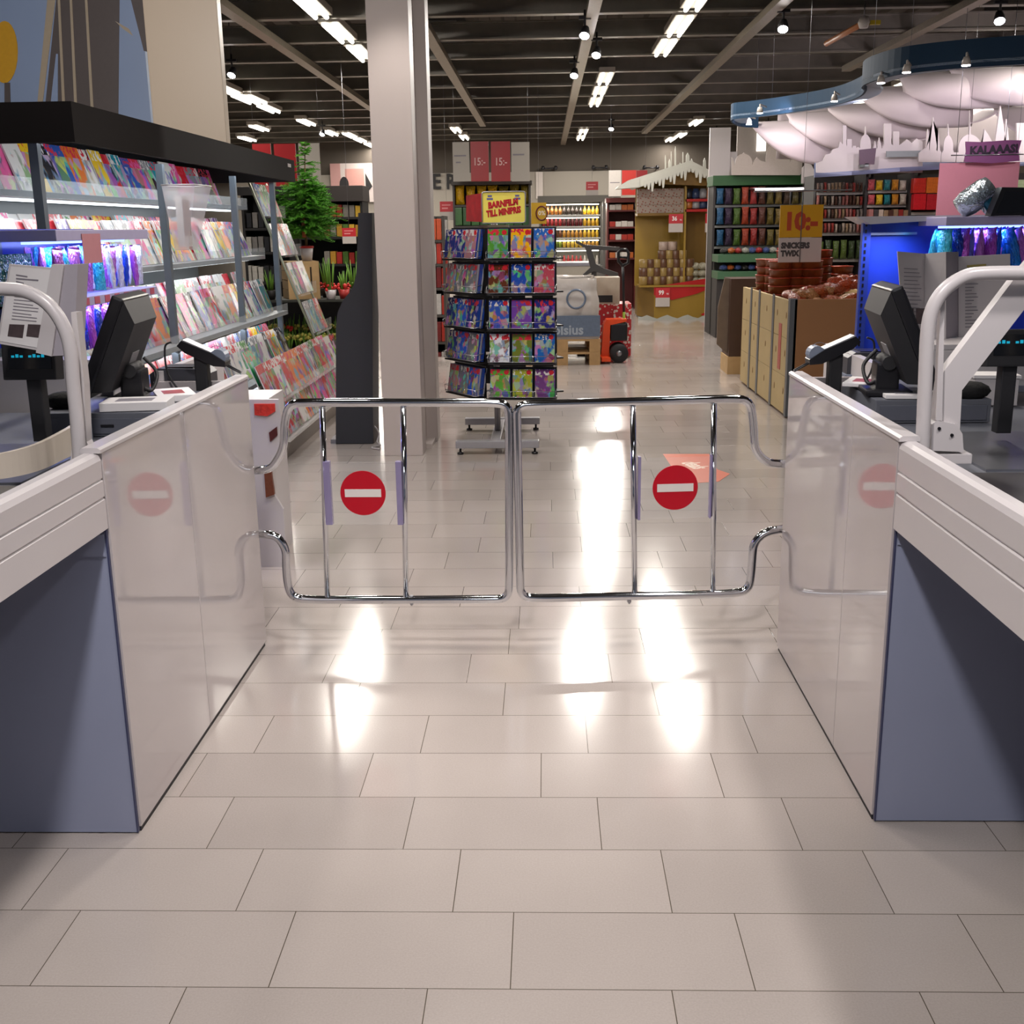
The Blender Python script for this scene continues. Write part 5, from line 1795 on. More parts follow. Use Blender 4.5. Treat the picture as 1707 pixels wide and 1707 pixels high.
# yellow price board over the bin
Ys = 9.6
x0, x1, z0, z1 = rect_at(1301, 395, 1370, 342, Ys)
ps = thing('price_board', 'yellow and white 10:- price board hanging over the wooden bin', 'price board', ((x0 + x1) / 2, Ys, z1))
w = (x1 - x0) / 2
h1 = z1 - z0
z2 = at(1335, 437, Y=Ys).z
MB().bx(-w, w, -.006, .006, -h1, 0).build('yellow_panel', M('price_yellow', '#cf9a10', .35, noise=.02), ps)
MB().bx(-w, w, -.006, .006, z2 - z1, -h1 - .004).build('white_panel', M('price_white', '#c4b8b4', .4, noise=.02), ps)
RB = M('price_text_red', '#b2401c', .5)
text('lettering', '10:-', .19, RB, ps, (-.005, -.0075, -h1 * .53), (PI / 2, 0, 0), .001, .010, sx=.95)
text('lettering', 'SNICKERS', .062, M('grey_black_print', '#4a4444', .5), ps, (-w + .02, -.0075, -h1 - .068), (PI / 2, 0, 0), .001, .0045, 'LEFT', .85)
text('lettering', 'TWIX', .062, M('grey_black_print'), ps, (-w + .02, -.0075, -h1 - .132), (PI / 2, 0, 0), .001, .0045, 'LEFT', .9)
MB().bar((0, -.012, .12), (0, -.012, z2 - z1), .004, 6).build('pole', M('strap_grey'), ps)
xa_, xb_ = at(1257, 318, Y=Ys).x - (x0 + x1) / 2, at(1420, 318, Y=Ys).x - (x0 + x1) / 2
zz = at(1340, 318, Y=Ys).z - z1
MB().bar((xa_, -.01, zz), (xb_, -.01, zz), .006, 8).build('hanging_bar', STEEL, ps)
for q in (-.1, .1):
    MB().bar((q, -.003, 0), (q, -.003, zz), .003, 6).build('hanger', STEEL, ps)
MB().bar((.0, -.01, zz), (0, -.01, HANG_Z - z1), .0015, 6).build('ceiling_wire', STEEL, ps)
# dark brown display carton beyond the bin
a = at(1205, 617, Z=0)
t = thing('dark_display', 'tall dark brown display carton at the far end of the wooden bin', 'display carton', (a.x + .05, 11.6, 0))
zt = at(1215, 465, Y=11.6).z
MB().bx(-.05, .35, 0, .45, .18, zt).build('carton', M('dark_brown_carton', '#4a342a', .5, noise=.2, scale=6), t)
MB().bx(-.06, .36, -.01, .46, 0, .18).build('base', WOOD2, t)
MB().prism([(-.05, .2), (-.16, .3), (-.16, zt * .7), (-.1, zt), (-.05, zt)], 'y', .1, .12).build('side_wing', M('grey_brown_carton', '#7a6a5c', .5, noise=.3, scale=8), t)
# ================================================================== flower corner
FY = 12.3
BLK = M('black_shelf_board', '#1c1a1a', .55, noise=.1)
SOIL = M('pot_soil', '#2a2018', .9)
o = at(500, 500, Y=FY); o = Vector((o.x, FY, 0))
K = lambda a, b, Y=FY: (lambda p: (p.x - o.x, p.z))(at(a, b, Y=Y))
ft = thing('flower_table', 'black two-level flower table left of the bottle board', 'table', o)
z1 = K(500, 500)[1]; z2 = K(500, 598)[1]
xl, xr = K(430, 500)[0], K(590, 500)[0]
MB().bx(xl, xr, 0, .7, z1 - .025, z1).build('table_top', M('dark_table_edge', '#3a3c36', .5), ft)
MB().bx(xl, xr, 0, .7, z2 - .03, z2).build('lower_shelf', M('dark_table_edge'), ft)
MB().bx(xl + .02, xr - .02, .68, .70, .0, z1 - .025).build('back_panel', BLK, ft)
MB().bx(xl + .02, xr - .02, .03, .06, .02, .06).build('base_rail', M('dark_table_edge'), ft)
for x in (xl + .03, xr - .03):
    MB().bx(x - .02, x + .02, .0, .04, 0, z1 - .025).build('leg', BLK, ft)
    MB().bx(x - .02, x + .02, .64, .68, 0, z1 - .025).build('leg', BLK, ft)
# crate
cx0, cx1, cz0, cz1 = rect_at(472, 498, 541, 436, FY + .1)
cr8 = thing('wooden_crate', 'pale wooden crate turned on its side on the flower table', 'crate', ((cx0 + cx1) / 2, FY + .1, z1 + .002), R(22))
w = (cx1 - cx0) * .40
h = cz1 - cz0
MB().bx(-w, w, 0, .02, 0, h).build('front_board', WOOD2, cr8)
MB().bx(w * .42, w * .52, -.003, .0, h * .15, h * .85).build('slot', M('dark_slot', '#2a2016', .8), cr8)
for k in range(4):
    MB().bx(-w, -w + .016, .02, .40, k * h / 4 + .004, (k + 1) * h / 4 - .004).build('side_slat', WOOD2, cr8)
    MB().bx(w - .016, w, .02, .40, k * h / 4 + .004, (k + 1) * h / 4 - .004).build('side_slat', WOOD2, cr8)
MB().bx(-w, w, .02, .40, h - .012, h).build('top_board', WOOD2, cr8)
MB().bx(-w, w, .02, .40, 0, .012).build('bottom_board', WOOD2, cr8)
# potted fir
pp = at(511, 434, Y=FY + .22)
fir = thing('potted_fir', 'small green fir tree in a white pot with red rim on the wooden crate', 'plant', (pp.x, FY + .25, z1 + h + .004))
MB().lathe([(0, 0), (.055, 0), (.075, .145), (.0, .145)], 18).build('pot', WHITE_PAINT, fir)
MB().lathe([(.072, .135), (.08, .138), (.08, .16), (.07, .16), (.0, .15)], 18).build('pot_rim', M('red_felt', '#a82420', .6), fir)
H_ = at(518, 240, Y=FY + .25).z - (z1 + h)
MB().tube([(0, 0, .15), (.01, 0, H_ * .5), (.05, 0, H_)], [.016, .012, .004], 8).build('trunk', M('fir_bark', '#5a4a2a', .8), fir)
mb = MB()
rf_ = random.Random(5)
NEED = M('fir_needles', '#4c8a22', .5, noise=.35, scale=14)


def frond(mb, base, d, L, up):
    """a feathery flat spray of needles"""
    d = d.normalized()
    side = d.cross(Vector((0, 0, 1))).normalized()
    side = (side + Vector((0, 0, rf_.uniform(-.5, .5)))).normalized()
    n = max(6, int(L / .016))
    for i in range(n):
        u = (i + .5) / n
        p = base + d * (L * u) + Vector((0, 0, up * u * (1 - .5 * u) - .12 * L * u * u))
        ln = .062 * (1.05 - u * .75)
        for sg in (-1, 1):
            tip = p + (side * sg + d * .8).normalized() * ln + Vector((0, 0, rf_.uniform(-.01, .02)))
            wv = d * .006
            a, b, c = mb._v(p - wv), mb._v(p + wv), mb._v(tip)
            mb._f([a, b, c])
            a2, b2, c2 = mb._v(p + Vector((0, 0, .006))), mb._v(p - Vector((0, 0, .006))), mb._v(tip)
            mb._f([a2, b2, c2])


tiers = [(.24, .36, 15), (.30, .38, 15), (.37, .40, 16), (.44, .40, 16), (.51, .37, 15), (.57, .34, 14), (.63, .30, 12), (.70, .22, 8), (.79, .19, 6), (.88, .15, 5), (.95, .08, 5), (1.0, .045, 4)]
for tz, L, n in tiers:
    for k in range(int(n * 1.5)):
        a = 2 * PI * (k + rf_.random()) / (n * 1.5)
        base = Vector((.05 * tz, 0, tz * H_ + rf_.uniform(-.055, .055) * (1 if tz < .9 else .3)))
        d = Vector((math.cos(a), math.sin(a), rf_.uniform(-.25, .22)))
        LL = L * rf_.uniform(.65, 1.12)
        mb.bar(base, base + d * LL * .9, .003, 4)
        frond(mb, base, d, LL, rf_.uniform(.0, .35) * LL)
        if L > .2:
            for sg in (-.65, .65):
                d2 = Vector((math.cos(a + sg), math.sin(a + sg), rf_.uniform(-.3, .35)))
                frond(mb, base + d * LL * rf_.uniform(.25, .5), d2, LL * .5, .12 * LL)
mb.build('foliage', NEED, fir)
tag_p = MB().bx(-.02, .02, -.09, -.085, .25, .52).build('plant_tag', M('rust_card', '#9a4a1c', .5), fir)
# flowering pots
LEAF = M('bulb_leaf', '#5f8a2c', .5, noise=.25, scale=9)
REDF = M('red_petal', '#c42a26', .5, noise=.3, scale=30)
YELF = M('yellow_petal', '#a8a04a', .6, noise=.4, scale=30)
WRAP = M('dark_pot_wrap', '#26242a', .4, noise=.3, bump=.4)


def bulb_pot(loc, label, pot, fl, nst, hh, group, redcollar=False):
    t = thing('bulb_pot', label, 'potted flower', loc, rnd.random(), group)
    MB().lathe([(0, 0), (.045, 0), (.062, .10), (0, .10)], 14).build('pot', pot, t)
    mb = MB()
    for k in range(nst):
        a = 2 * PI * k / nst + rnd.random()
        r0, r1 = .02, .03 + .05 * rnd.random()
        hgt = hh * rnd.uniform(.7, 1.1)
        p0 = Vector((r0 * math.cos(a), r0 * math.sin(a), .09)); p1 = Vector((r1 * math.cos(a), r1 * math.sin(a), .09 + hgt))
        mb.tube([p0, (p0 + p1) / 2 + Vector((0, 0, .01)), p1], [.009, .009, .002], 5)
    mb.build('leaves', LEAF, t)
    if fl:
        mb = MB()
        for k in range(12):
            a = rnd.random() * 2 * PI; r_ = rnd.uniform(.01, .085)
            mb.ball((r_ * math.cos(a), r_ * math.sin(a), .12 + (0 if redcollar else hh * .5) + rnd.uniform(-.02, .04)), rnd.uniform(.014, .026), 1)
        mb.build('blossom', fl, t)
    return t


GP = 'potted bulbs on the flower table'
for i, (px, dy_, pot, fl, hh, lb) in enumerate(((552, .05, WHITE_PAINT, REDF, .34, 'white pot of tall green bulbs with red collar right of the wooden crate'),
                                             (574, .12, M('red_pot', '#a8302c', .4), REDF, .22, 'red pot of bulbs beside the white bulb pot'),
                                             (452, .1, BLK, None, .22, 'dark pot of green bulbs at the left end of the flower table'),
                                             (545, .42, BLK, REDF, .36, 'tall green bulbs behind the white bulb pot'),
                                             (590, .3, BLK, LEAF, .3, 'round leafy plant at the right end of the flower table'))):
    p = at(px, 497, Y=FY + dy_)
    bulb_pot((p.x, FY + dy_, z1 + .002), lb, pot, fl, 7, hh, GP, True)
for i in range(10):
    p = at(452 + i * 15, 590, Y=FY + .1)
    bulb_pot((p.x, FY + .12 + .04 * (i % 2), z2 + .002), f'dark-wrapped hyacinth pot, {ordn(i)} from the left, front of the lower flower shelf', WRAP, YELF, 6, .18, 'hyacinth pots on the lower flower shelf')
for i in range(9):
    p = at(455 + i * 15, 590, Y=FY + .45)
    bulb_pot((p.x, FY + .45, z2 + .002), f'dark-wrapped tall bulb pot, {ordn(i)} from the left, rear of the lower flower shelf', WRAP, REDF if i % 3 == 2 else YELF, 7, .34, 'hyacinth pots on the lower flower shelf')

# black shelving with household goods behind the flowers
def goods_unit(name, label, cat, px0, py0, px1, py1, Y, rows, frame, depth=.5, back=None, shelf=None, band=None, cols=None, glow=None):
    x0, x1, z0, z1 = rect_at(px0, py1, px1, py0, Y)
    t = thing(name, label, cat, ((x0 + x1) / 2, Y, 0))
    w = (x1 - x0) / 2
    MB().bx(-w, w, depth - .02, depth, 0, z1).build('back_panel', back or frame, t)
    for x in (-w, w - .03):
        MB().bx(x, x + .03, 0, depth, 0, z1).build('side_panel', frame, t)
    for r_ in rows:
        z = at((px0 + px1) / 2, r_, Y=Y).z
        s_ = MB().bx(-w + .03, w - .03, .0, depth - .02, z - .03, z, .002).build('shelf', shelf or frame, t)
    if band:
        zb0, zb1 = at(px0, band[1], Y=Y).z, at(px0, band[0], Y=Y).z
        MB().bx(-w - .02, w + .02, -.06, depth, zb0, zb1, .004).build('canopy', band[2], t)
    return t, x0, x1


box_ = MB(); box_.bx(-.5, .5, -.5, .5, 0, 1, .03)
BOXM = mesh_only(box_, 'goods_box', [GOODS])
bot_ = MB(); bot_.lathe([(0, 0), (.42, 0), (.46, .05), (.46, .55), (.2, .72), (.18, .95), (0, 1)], 10)
BOTM = mesh_only(bot_, 'bottle', [GOODS])
pil_ = MB()
pil_.grid(lambda u, v: (.5 * math.cos(2 * PI * u) * (.82 + .18 * abs(2 * v - 1) ** 3), .45 * math.sin(2 * PI * u) * math.sin(PI * v) ** .5, v), 14, 8)
BAGM = mesh_only(pil_, 'goods_bag', [GOODS_FOIL])


def fill(me, name, cat, group, fmt, px0, px1, py_rows, Y, n, cols, wfac=.9, hpx=18, depth=.2, zoff=.002, jitter=.12):
    """one row of single articles on each shelf"""
    for r_, py in enumerate(py_rows):
        for k in range(n):
            u0 = px0 + (px1 - px0) * (k + .5) / n
            p = at(u0, py, Y=Y)
            wd = abs(at(px1, py, Y=Y).x - at(px0, py, Y=Y).x) / n * wfac
            hh = hpx / F_PX * Y * rnd.uniform(1 - jitter, 1)
            c = cols(r_, k) if callable(cols) else rnd.choice(cols)
            nm, hx = c
            ob_ = inst(name, me, (p.x, Y + depth * .5, p.z + zoff), (0, 0, 0), fmt.format(c=nm, k=ordn(k), r=ordn(r_)), cat, group, lin(hx))
            ob_.scale = (wd, depth * .8, hh)


goods_unit('display_shelf', 'dark shelf of black and white household goods behind the fir tree', 'shelf', 400, 318, 492, 520, 14.2, (380, 420, 470), BLK, band=(312, 326, BLK))
fill(BOXM, 'goods_box', 'box', 'household boxes behind the fir', '{c} household box, {k} from left, {r} shelf behind the fir', 410, 470, (380, 420, 470), 14.2, 6, [('white', '#a8a49c'), ('black', '#201e1e'), ('grey', '#6c6864')], .8, 26)
goods_unit('display_shelf', 'dark canopied shelf of candles and gifts right of the fir tree', 'shelf', 494, 330, 612, 520, 14.6, (362, 395, 440), BLK, band=(311, 337, M('dark_canopy_board', '#302a28', .5)))
fill(BOXM, 'goods_box', 'box', 'gift boxes right of the fir', '{c} gift box, {k} from left on the {r} shelf right of the fir tree', 540, 602, (362, 395, 440), 14.6, 6, [('gold', '#a87c2c'), ('brown', '#6a4628'), ('yellow', '#c09a34'), ('green', '#4a6a2c'), ('red', '#982a24'), ('grey', '#7a746c')], .85, 20)


def wall_price(px0, py0, px1, py1, Y, label, grp='red and white price cards', hang=True):
    x0, x1, z0, z1 = rect_at(px0, py1, px1, py0, Y)
    t = thing('price_card', label, 'price sign', ((x0 + x1) / 2, Y, z0), 0, grp)
    w, h = (x1 - x0) / 2, z1 - z0
    MB().bx(-w, w, 0, .01, h * .45, h).build('red_half', M('price_red'), t)
    MB().bx(-w, w, 0, .01, 0, h * .45).build('white_half', M('sign_card'), t)
    mb = MB(); mb.bx(-w * .7, w * .2, -.002, 0, h * .6, h * .68); mb.bx(-w * .7, w * .6, -.002, 0, h * .78, h * .84)
    mb.build('printed_lines', M('pale_red_print', '#d88a8a', .5), t)
    if hang:
        MB().bar((0, .005, h), (0, .005, HANG_Z - z0), .0016, 5).build('hanging_wire', STEEL, t)


wall_price(570, 380, 594, 406, 14.4, 'red and white price card on the gift shelf right of the fir tree')
wall_price(733, 336, 756, 367, 17.5, 'red and white price card hanging just right of the pillar')
wall_price(977, 303, 997, 328, 22.5, 'red and white price card hanging over the drinks cooler')

# hanging banners ---------------------------------------------------------------
def banner(label, pieces, Y, wire=True):
    xs_ = [q[0] for q in pieces] + [q[2] for q in pieces]
    o = at(sum(xs_) / len(xs_), pieces[0][3], Y=Y)
    t = thing('hanging_banner', label, 'banner', (o.x, Y, o.z), 0, 'hanging banners')
    for a, b, c, d, mat in pieces:
        x0, x1, z0, z1 = rect_at(a, d, c, b, Y)
        MB().bx(x0 - o.x, x1 - o.x, 0, .03, z0 - o.z, z1 - o.z).build('panel', mat, t)
    if wire:
        for q in (min(xs_) + 3, max(xs_) - 3):
            p = at(q, pieces[0][1], Y=Y)
            MB().bar((p.x - o.x, .015, p.z - o.z - .01), (p.x - o.x, .015, HANG_Z - o.z), .0016, 5).build('hanging_wire', STEEL, t)
    return t, o


BR = M('banner_red', '#8c1c20', .35, noise=.1, scale=3)
BW = M('banner_white', '#9a948c', .5, noise=.03)
banner('red and white banner hanging behind the fir tree top', [(420, 240, 455, 310, BR), (456, 240, 496, 310, BR), (497, 239, 535, 304, BW)], 16.5)
bt_, o = banner('red and white percent banner hanging right of the pillar', [(754, 237, 783, 302, BW), (784, 236, 815, 302, BR), (818, 236, 851, 302, BR), (852, 237, 883, 302, BW)], 17.0)
PALE = M('pale_rose_print', '#c09a96', .5)
for q in (799, 835):
    p = at(q, 270, Y=17.0)
    text('lettering', '15:-', .15, PALE, bt_, (p.x - o.x, -.003, p.z - o.z), (PI / 2, 0, 0), .001, .002, sx=.8)
mb = MB()
for a, b, c in ((757, 261, 777), (760, 272, 768), (855, 259, 874)):
    p, q = at(a, b, Y=17.0), at(c, b - 1, Y=17.0)
    mb.bx(p.x - o.x, q.x - o.x, -.003, 0, p.z - o.z, p.z - o.z + .02)
mb.build('printed_lines', M('grey_print'), bt_)

# dark shelf under that banner with yellow bags
goods_unit('display_shelf', 'dark shelf of yellow bags and green brushes under the percent banner', 'shelf', 754, 304, 886, 470, 17.4, (341, 376, 420), M('dark_shelf_frame', '#3c3834', .5), band=(303, 309, M('dark_shelf_frame')))
fill(BAGM, 'yellow_bag', 'bag', 'yellow bags under the percent banner', '{c} bag, {k} from left on the {r} shelf under the percent banner', 757, 885, (341,), 17.4, 7, lambda r, k: ('yellow', '#c09410') if k < 4 else ('dark yellow', '#6a5a10'), .95, 32)
fill(BOXM, 'green_brush', 'brush', 'green brushes under the percent banner', '{c} brush bundle, {k} from left on the shelf under the yellow bags', 757, 885, (376,), 17.4, 9, [('dark green', '#1e4a1a'), ('grass green', '#2c5c20')], .9, 30)
goods_unit('display_shelf', 'low shelf of red goods seen between pillar and spinner', 'shelf', 716, 360, 748, 640, 13.5, (400, 440, 480, 525, 570, 620), M('dark_shelf_frame'))
fill(BOXM, 'red_box', 'box', 'red goods between pillar and spinner', '{c} packet, {k} from left on the {r} shelf between pillar and spinner', 719, 745, (400, 440, 480, 525, 570, 620), 13.5, 3, [('red', '#a82c1c'), ('orange-red', '#b84a24'), ('white', '#b0aca8'), ('dark red', '#6a1a1a')], .9, 34)

# far wall boards and letters
YW = ROOM_Y1 - .12
o = at(610, 300, Y=YW)
wl_ = thing('wall_sign', 'large black shop letters on the pale far wall', 'wall sign', (o.x, YW, o.z))
for ch, px in (('K', 631), ('L', 655), ('Ä', 678), ('D', 702), ('E', 728), ('R', 752)):
    p = at(px, 304, Y=YW)
    text('letter', ch, .52, BLACK_INK, wl_, (p.x - o.x, -.02, p.z - o.z), (PI / 2, 0, 0), .012, .012, sx=.85)
x0, x1, z0, z1 = rect_at(547, 336, 640, 272, YW - .3)
ps_ = thing('wall_poster', 'pink and white picture board on the far wall left of the pillar', 'poster', ((x0 + x1) / 2, YW - .05, z0))
w, h = (x1 - x0) / 2, z1 - z0
MB().bx(-w, w, -.03, 0, 0, h).build('board', M('poster_white', '#b8aeaa', .5), ps_)
MB().bx(-w, -w * .62, -.034, -.03, h * .3, h).build('pink_panel', M('poster_rose', '#a8807c', .5), ps_)
MB().bx(-w * .45, w * .25, -.034, -.03, h * .35, h * .86).build('pink_panel', M('poster_pink', '#b88880', .5), ps_)
MB().prism([(w * .30, h * .2), (w * .55, h * .4), (w * .30, h * .75)], 'y', -.034, -.03).build('black_shape', BLACK_INK, ps_)
mb = MB(); mb.prism([(-w * .5 + .12 * math.cos(k * PI / 8), h * .45 + .2 * math.sin(k * PI / 8)) for k in range(16)], 'y', -.037, -.034); mb.build('black_oval', BLACK_INK, ps_)
def rail_lamp(px, py, label):
    p = at(px, py, Y=YW)
    t = thing('wall_lamp_rail', label, 'wall lamp', (p.x, YW, p.z), 0, 'black lamp rails on the far wall')
    MB().bar((-.2, -.06, 0), (.2, -.06, 0), .018, 8).build('rail', BLACK, t)
    for x in (-.15, .17):
        MB().lathe([(.03, -.04), (.05, .0), (.03, .06), (0, .06)], 10, (x, -.06, 0)).build('lamp_head', BLACK, t)
        MB().bar((x, -.06, 0), (x, .09, 0), .012, 6).build('arm', BLACK, t)


rail_lamp(915, 281, 'black lamp rail on the far wall above the drinks cooler')
rail_lamp(999, 280, 'black lamp rail on the far wall right of the cooler')
rail_lamp(1084, 280, 'black lamp rail on the far wall behind the kiosk roof')

# drinks cooler
cool, x0, x1 = goods_unit('drinks_cooler', 'brightly lit open drinks cooler against the far wall', 'cooler', 898, 336, 1003, 470, 22.0, (358, 377, 396, 413, 441), M('cooler_grey', '#6c6a66', .5), .55, M('cooler_white', '#c4c0b4', .4), M('cooler_shelf', '#b8b8b4', .4))
w = (x1 - x0) / 2
for py in (337, 359.5, 378.5, 397.5, 414.5):
    z = at(950, py, Y=22.0).z
    MB().bx(-w + .06, w - .06, .02, .06, z - .05, z - .034).build('lamp_strip', M('cooler_led', '#ffffff', .4, emit=(1, .95, .82, 1), es=6), cool)
zt = at(950, 337, Y=22).z
area(cool, (0, .02, zt - .06), w * 1.8, .04, 14, (1, .94, .82), (R(-35), 0, 0))
MB().bx(-w, w, -.25, 0, 0, at(950, 443, Y=22).z).build('front_sill', M('cooler_grey'), cool)
MB().bx(-w - .02, w + .35, -.02, .55, zt, zt + .12).build('head_panel', M('cooler_head', '#5c5a54', .5), cool)
MB().bx(w, w + .22, -.2, .55, 0, zt).build('end_panel', M('cooler_grey'), cool)
cols_c = [[('amber', '#8a5420'), ('dark', '#2e2420'), ('yellow', '#c89a20')], [('red', '#a02c30'), ('dark red', '#601c20'), ('yellow', '#c89a20')], [('brown', '#6a3a1c'), ('amber', '#b07c28'), ('yellow', '#caa028')], [('green', '#7a8c2c'), ('yellow', '#c4a43c'), ('amber', '#a87c28')], [('white', '#c0b8b0'), ('red', '#b03030'), ('white', '#c8c0b8')]]
fill(BOTM, 'bottle', 'bottle', 'bottles in the drinks cooler', '{c} bottle, {k} from left on the {r} shelf of the drinks cooler', 903, 999, (358, 377, 396, 413, 441), 22.0, 14, lambda r, k: cols_c[r][0 if k < 5 else 1 if k < 10 else 2], .92, 15, .16)
x0, x1, z0, z1 = rect_at(885, 373, 911, 338, 19.0)
t = thing('round_sign', 'yellow price board with a dark ring hanging left of the cooler', 'sign', ((x0 + x1) / 2, 19.0, z0))
w, h = (x1 - x0) / 2, z1 - z0
MB().bx(-w, w, 0, .012, 0, h).build('board', M('dull_yellow', '#b08c1c', .4), t)
mb = MB(); mb.tube([(w * .4 + .09 * math.cos(k * PI / 10), -.004, h * .5 + .11 * math.sin(k * PI / 10)) for k in range(20)], .012, 5, closed=True); mb.build('ring', M('dark_red_ring', '#5a1c1c', .5), t)
text('lettering', '0%', .1, WHITE_INK, t, (w * .4, -.004, h * .5), (PI / 2, 0, 0), .001)
MB().bar((0, .006, h), (0, .006, HANG_Z - z0), .0016, 5).build('hanging_wire', STEEL, t)
x0, x1, z0, z1 = rect_at(893, 330, 905, 285, YW - .5)
t = thing('wall_notice', 'narrow pale notice on the far wall left of the cooler', 'notice', ((x0 + x1) / 2, YW, z0))
MB().bx(x0 - (x0 + x1) / 2, x1 - (x0 + x1) / 2, -.02, .08, 0, z1 - z0).build('board', M('sign_card'), t)
# chest freezer in front of the cooler
x0, x1, z0, z1 = rect_at(925, 470, 990, 438, 19.5)
t = thing('chest_freezer', 'low grey chest freezer in front of the drinks cooler', 'freezer', ((x0 + x1) / 2, 19.5, 0))
w = (x1 - x0) / 2
MB().bx(-w, w, 0, .8, 0, z1 - .06, .01).build('body', M('freezer_grey', '#9a9488', .4), t)
MB().bx(-w - .01, w + .01, -.01, .81, z1 - .06, z1, .008).build('rim', STEEL, t)
# sign wall right of cooler: white, red
sg, o = banner('white and red sale boards behind the kiosk roof', [(1015, 284, 1035, 327, M('bright_white_board', '#ccc6c0', .5)), (1037, 284, 1060, 325, M('bright_red_board', '#c03028', .4)), (1061, 284, 1079, 300, BR)], 21.0)
mb = MB()
p = at(1017, 305, Y=21); q = at(1033, 305, Y=21)
mb.bx(p.x - o.x, q.x - o.x, -.003, 0, p.z - o.z, p.z - o.z + .012); mb.build('printed_lines', M('grey_print'), sg)
goods_unit('display_shelf', 'dark red shelf of white packages left of the kiosk', 'shelf', 1012, 330, 1060, 480, 21.2, (350, 378, 400, 430), M('dark_red_shelf', '#561c1c', .5), band=(330, 338, M('dark_red_shelf')))
fill(BOXM, 'white_packet', 'packet', 'white packets left of the kiosk', '{c} packet, {k} from left on the {r} shelf left of the kiosk', 1016, 1056, (350, 378, 400, 430), 21.2, 4, [('white', '#c0bab4'), ('white', '#b4aea8'), ('red', '#9a2c24'), ('orange', '#a85a2c')], .95, 9)
# ================================================================== sweets wall on the right
GRN = M('green_canopy', '#1c4a1e', .5, noise=.1)
DKS = M('dark_shelf_back', '#2a2624', .6)
SY_ = 16.0
gu, x0, x1 = goods_unit('sweets_shelf', 'shelf wall of coloured sweet bags under a green canopy right of the kiosk', 'shelf', 1190, 300, 1352, 500, SY_, (341, 375, 410, 438), DKS, band=(293, 310, GRN), shelf=M('grey_price_edge', '#6a6c68', .5))
fcols = [('blue', '#15476a'), ('dark purple', '#281831'), ('green', '#395215'), ('orange', '#832e15'), ('red', '#781c18'), ('brown', '#472215'), ('olive', '#524615'), ('tan', '#604e1f'), ('brown', '#392818'), ('olive', '#473e18')]
fill(BAGM, 'sweet_bag', 'sweet bag', 'hanging sweet bags on the green sweets wall', '{c} hanging sweet bag, {k} from left in the {r} sweets wall row', 1194, 1348, (340, 374, 409), SY_ - .12, 11, lambda r, k: fcols[min(k, 9)], .9, 27, .12)
ledge = thing('sweets_counter', 'green edged ledges of loose sweets below the sweet bags', 'counter', ((x0 + x1) / 2, SY_ - .6, 0))
w = (x1 - x0) / 2
for py in (424, 452):
    zz = at(1270, py, Y=SY_ - .6).z
    l_ = MB().bx(-w, w, 0, .55, zz - .10, zz, .004).build('ledge', M('green_ledge', '#3a5c40', .45), ledge)
zz = at(1270, 452, Y=SY_ - .6).z
MB().bx(-w, w, .05, .5, 0, zz - .1).build('base', M('dark_shelf_back'), ledge)
zz2 = at(1270, 424, Y=SY_ - .6).z
MB().bx(-w + .02, w - .02, .5, .54, zz, zz2 - .1).build('upstand', M('dark_shelf_back'), ledge)
swb = MB(); swb.ball((0, 0, .05), .06, 1, (1.2, .9, .75))
SWP = mesh_only(swb, 'sweet_packet', [GOODS_FOIL])
for r_, zq in enumerate((zz2, zz)):
    for k in range(14):
        c = rnd.choice([('red', '#8c1c1c'), ('blue', '#3a4a7c'), ('grey', '#8a8a80'), ('orange', '#a0501c'), ('black', '#22201e')])
        inst('sweet_packet', SWP, ((x0 + x1) / 2 - w + .1 + k * (2 * w - .2) / 13, SY_ - .48, zq), (0, 0, k * .8), f'small {c[0]} sweet packet, {ordn(k)} from left on the {("upper", "lower")[r_]} green ledge', 'packet', 'loose sweet packets on the green ledges', lin(c[1]))
MB().bx(-.35, .35, -.05, 0, 0, .02).build('lamp', M('lit_counter_lamp', '#ffffff', .4, emit=(1, .95, .9, 1), es=8), gu, (.15, -.35, at(1280, 318, Y=SY_).z))
MB().bx(-.38, .38, -.02, .38, .02, .03).build('lamp_arm', STEEL, gu, (.15, -.35, at(1280, 318, Y=SY_).z))

# white town silhouettes ------------------------------------------------------------
CUT = M('white_cutout_board', '#cfc8c8', .5, noise=.02)


def skyline(name, label, px, Y, th=.03, mat=CUT, base=None):
    P = [at(a, b, Y=Y) for a, b in px]
    o = Vector((P[0].x, Y, min(p.z for p in P)))
    t = thing(name, label, 'cutout board', o, 0, 'white town silhouettes')
    MB().prism([(p.x - o.x, p.z - o.z) for p in P], 'y', 0, th).build('silhouette', mat, t)
    return t


def tower(x, w, yb, yt):
    return [(x - w, yb), (x - w, yt), (x + w, yt), (x + w, yb)]


def dome(x, w, yb, yt, n=8, spire=12):
    h = yb - yt
    pts = [(x - w, yb)]
    for k in range(n + 1):
        a = PI - PI * k / n
        if k == n // 2:
            pts += [(x - 1.2, yt), (x, yt - spire), (x + 1.2, yt)]
        else:
            pts.append((x + w * math.cos(a), yb - h * .25 - h * .75 * math.sin(a)))
    pts.append((x + w, yb))
    return pts


def spire(x, w, yb, yt):
    return [(x - w, yb), (x - w * .7, yb - (yb - yt) * .35), (x - .8, yt + 4), (x, yt), (x + .8, yt + 4), (x + w * .7, yb - (yb - yt) * .35), (x + w, yb)]


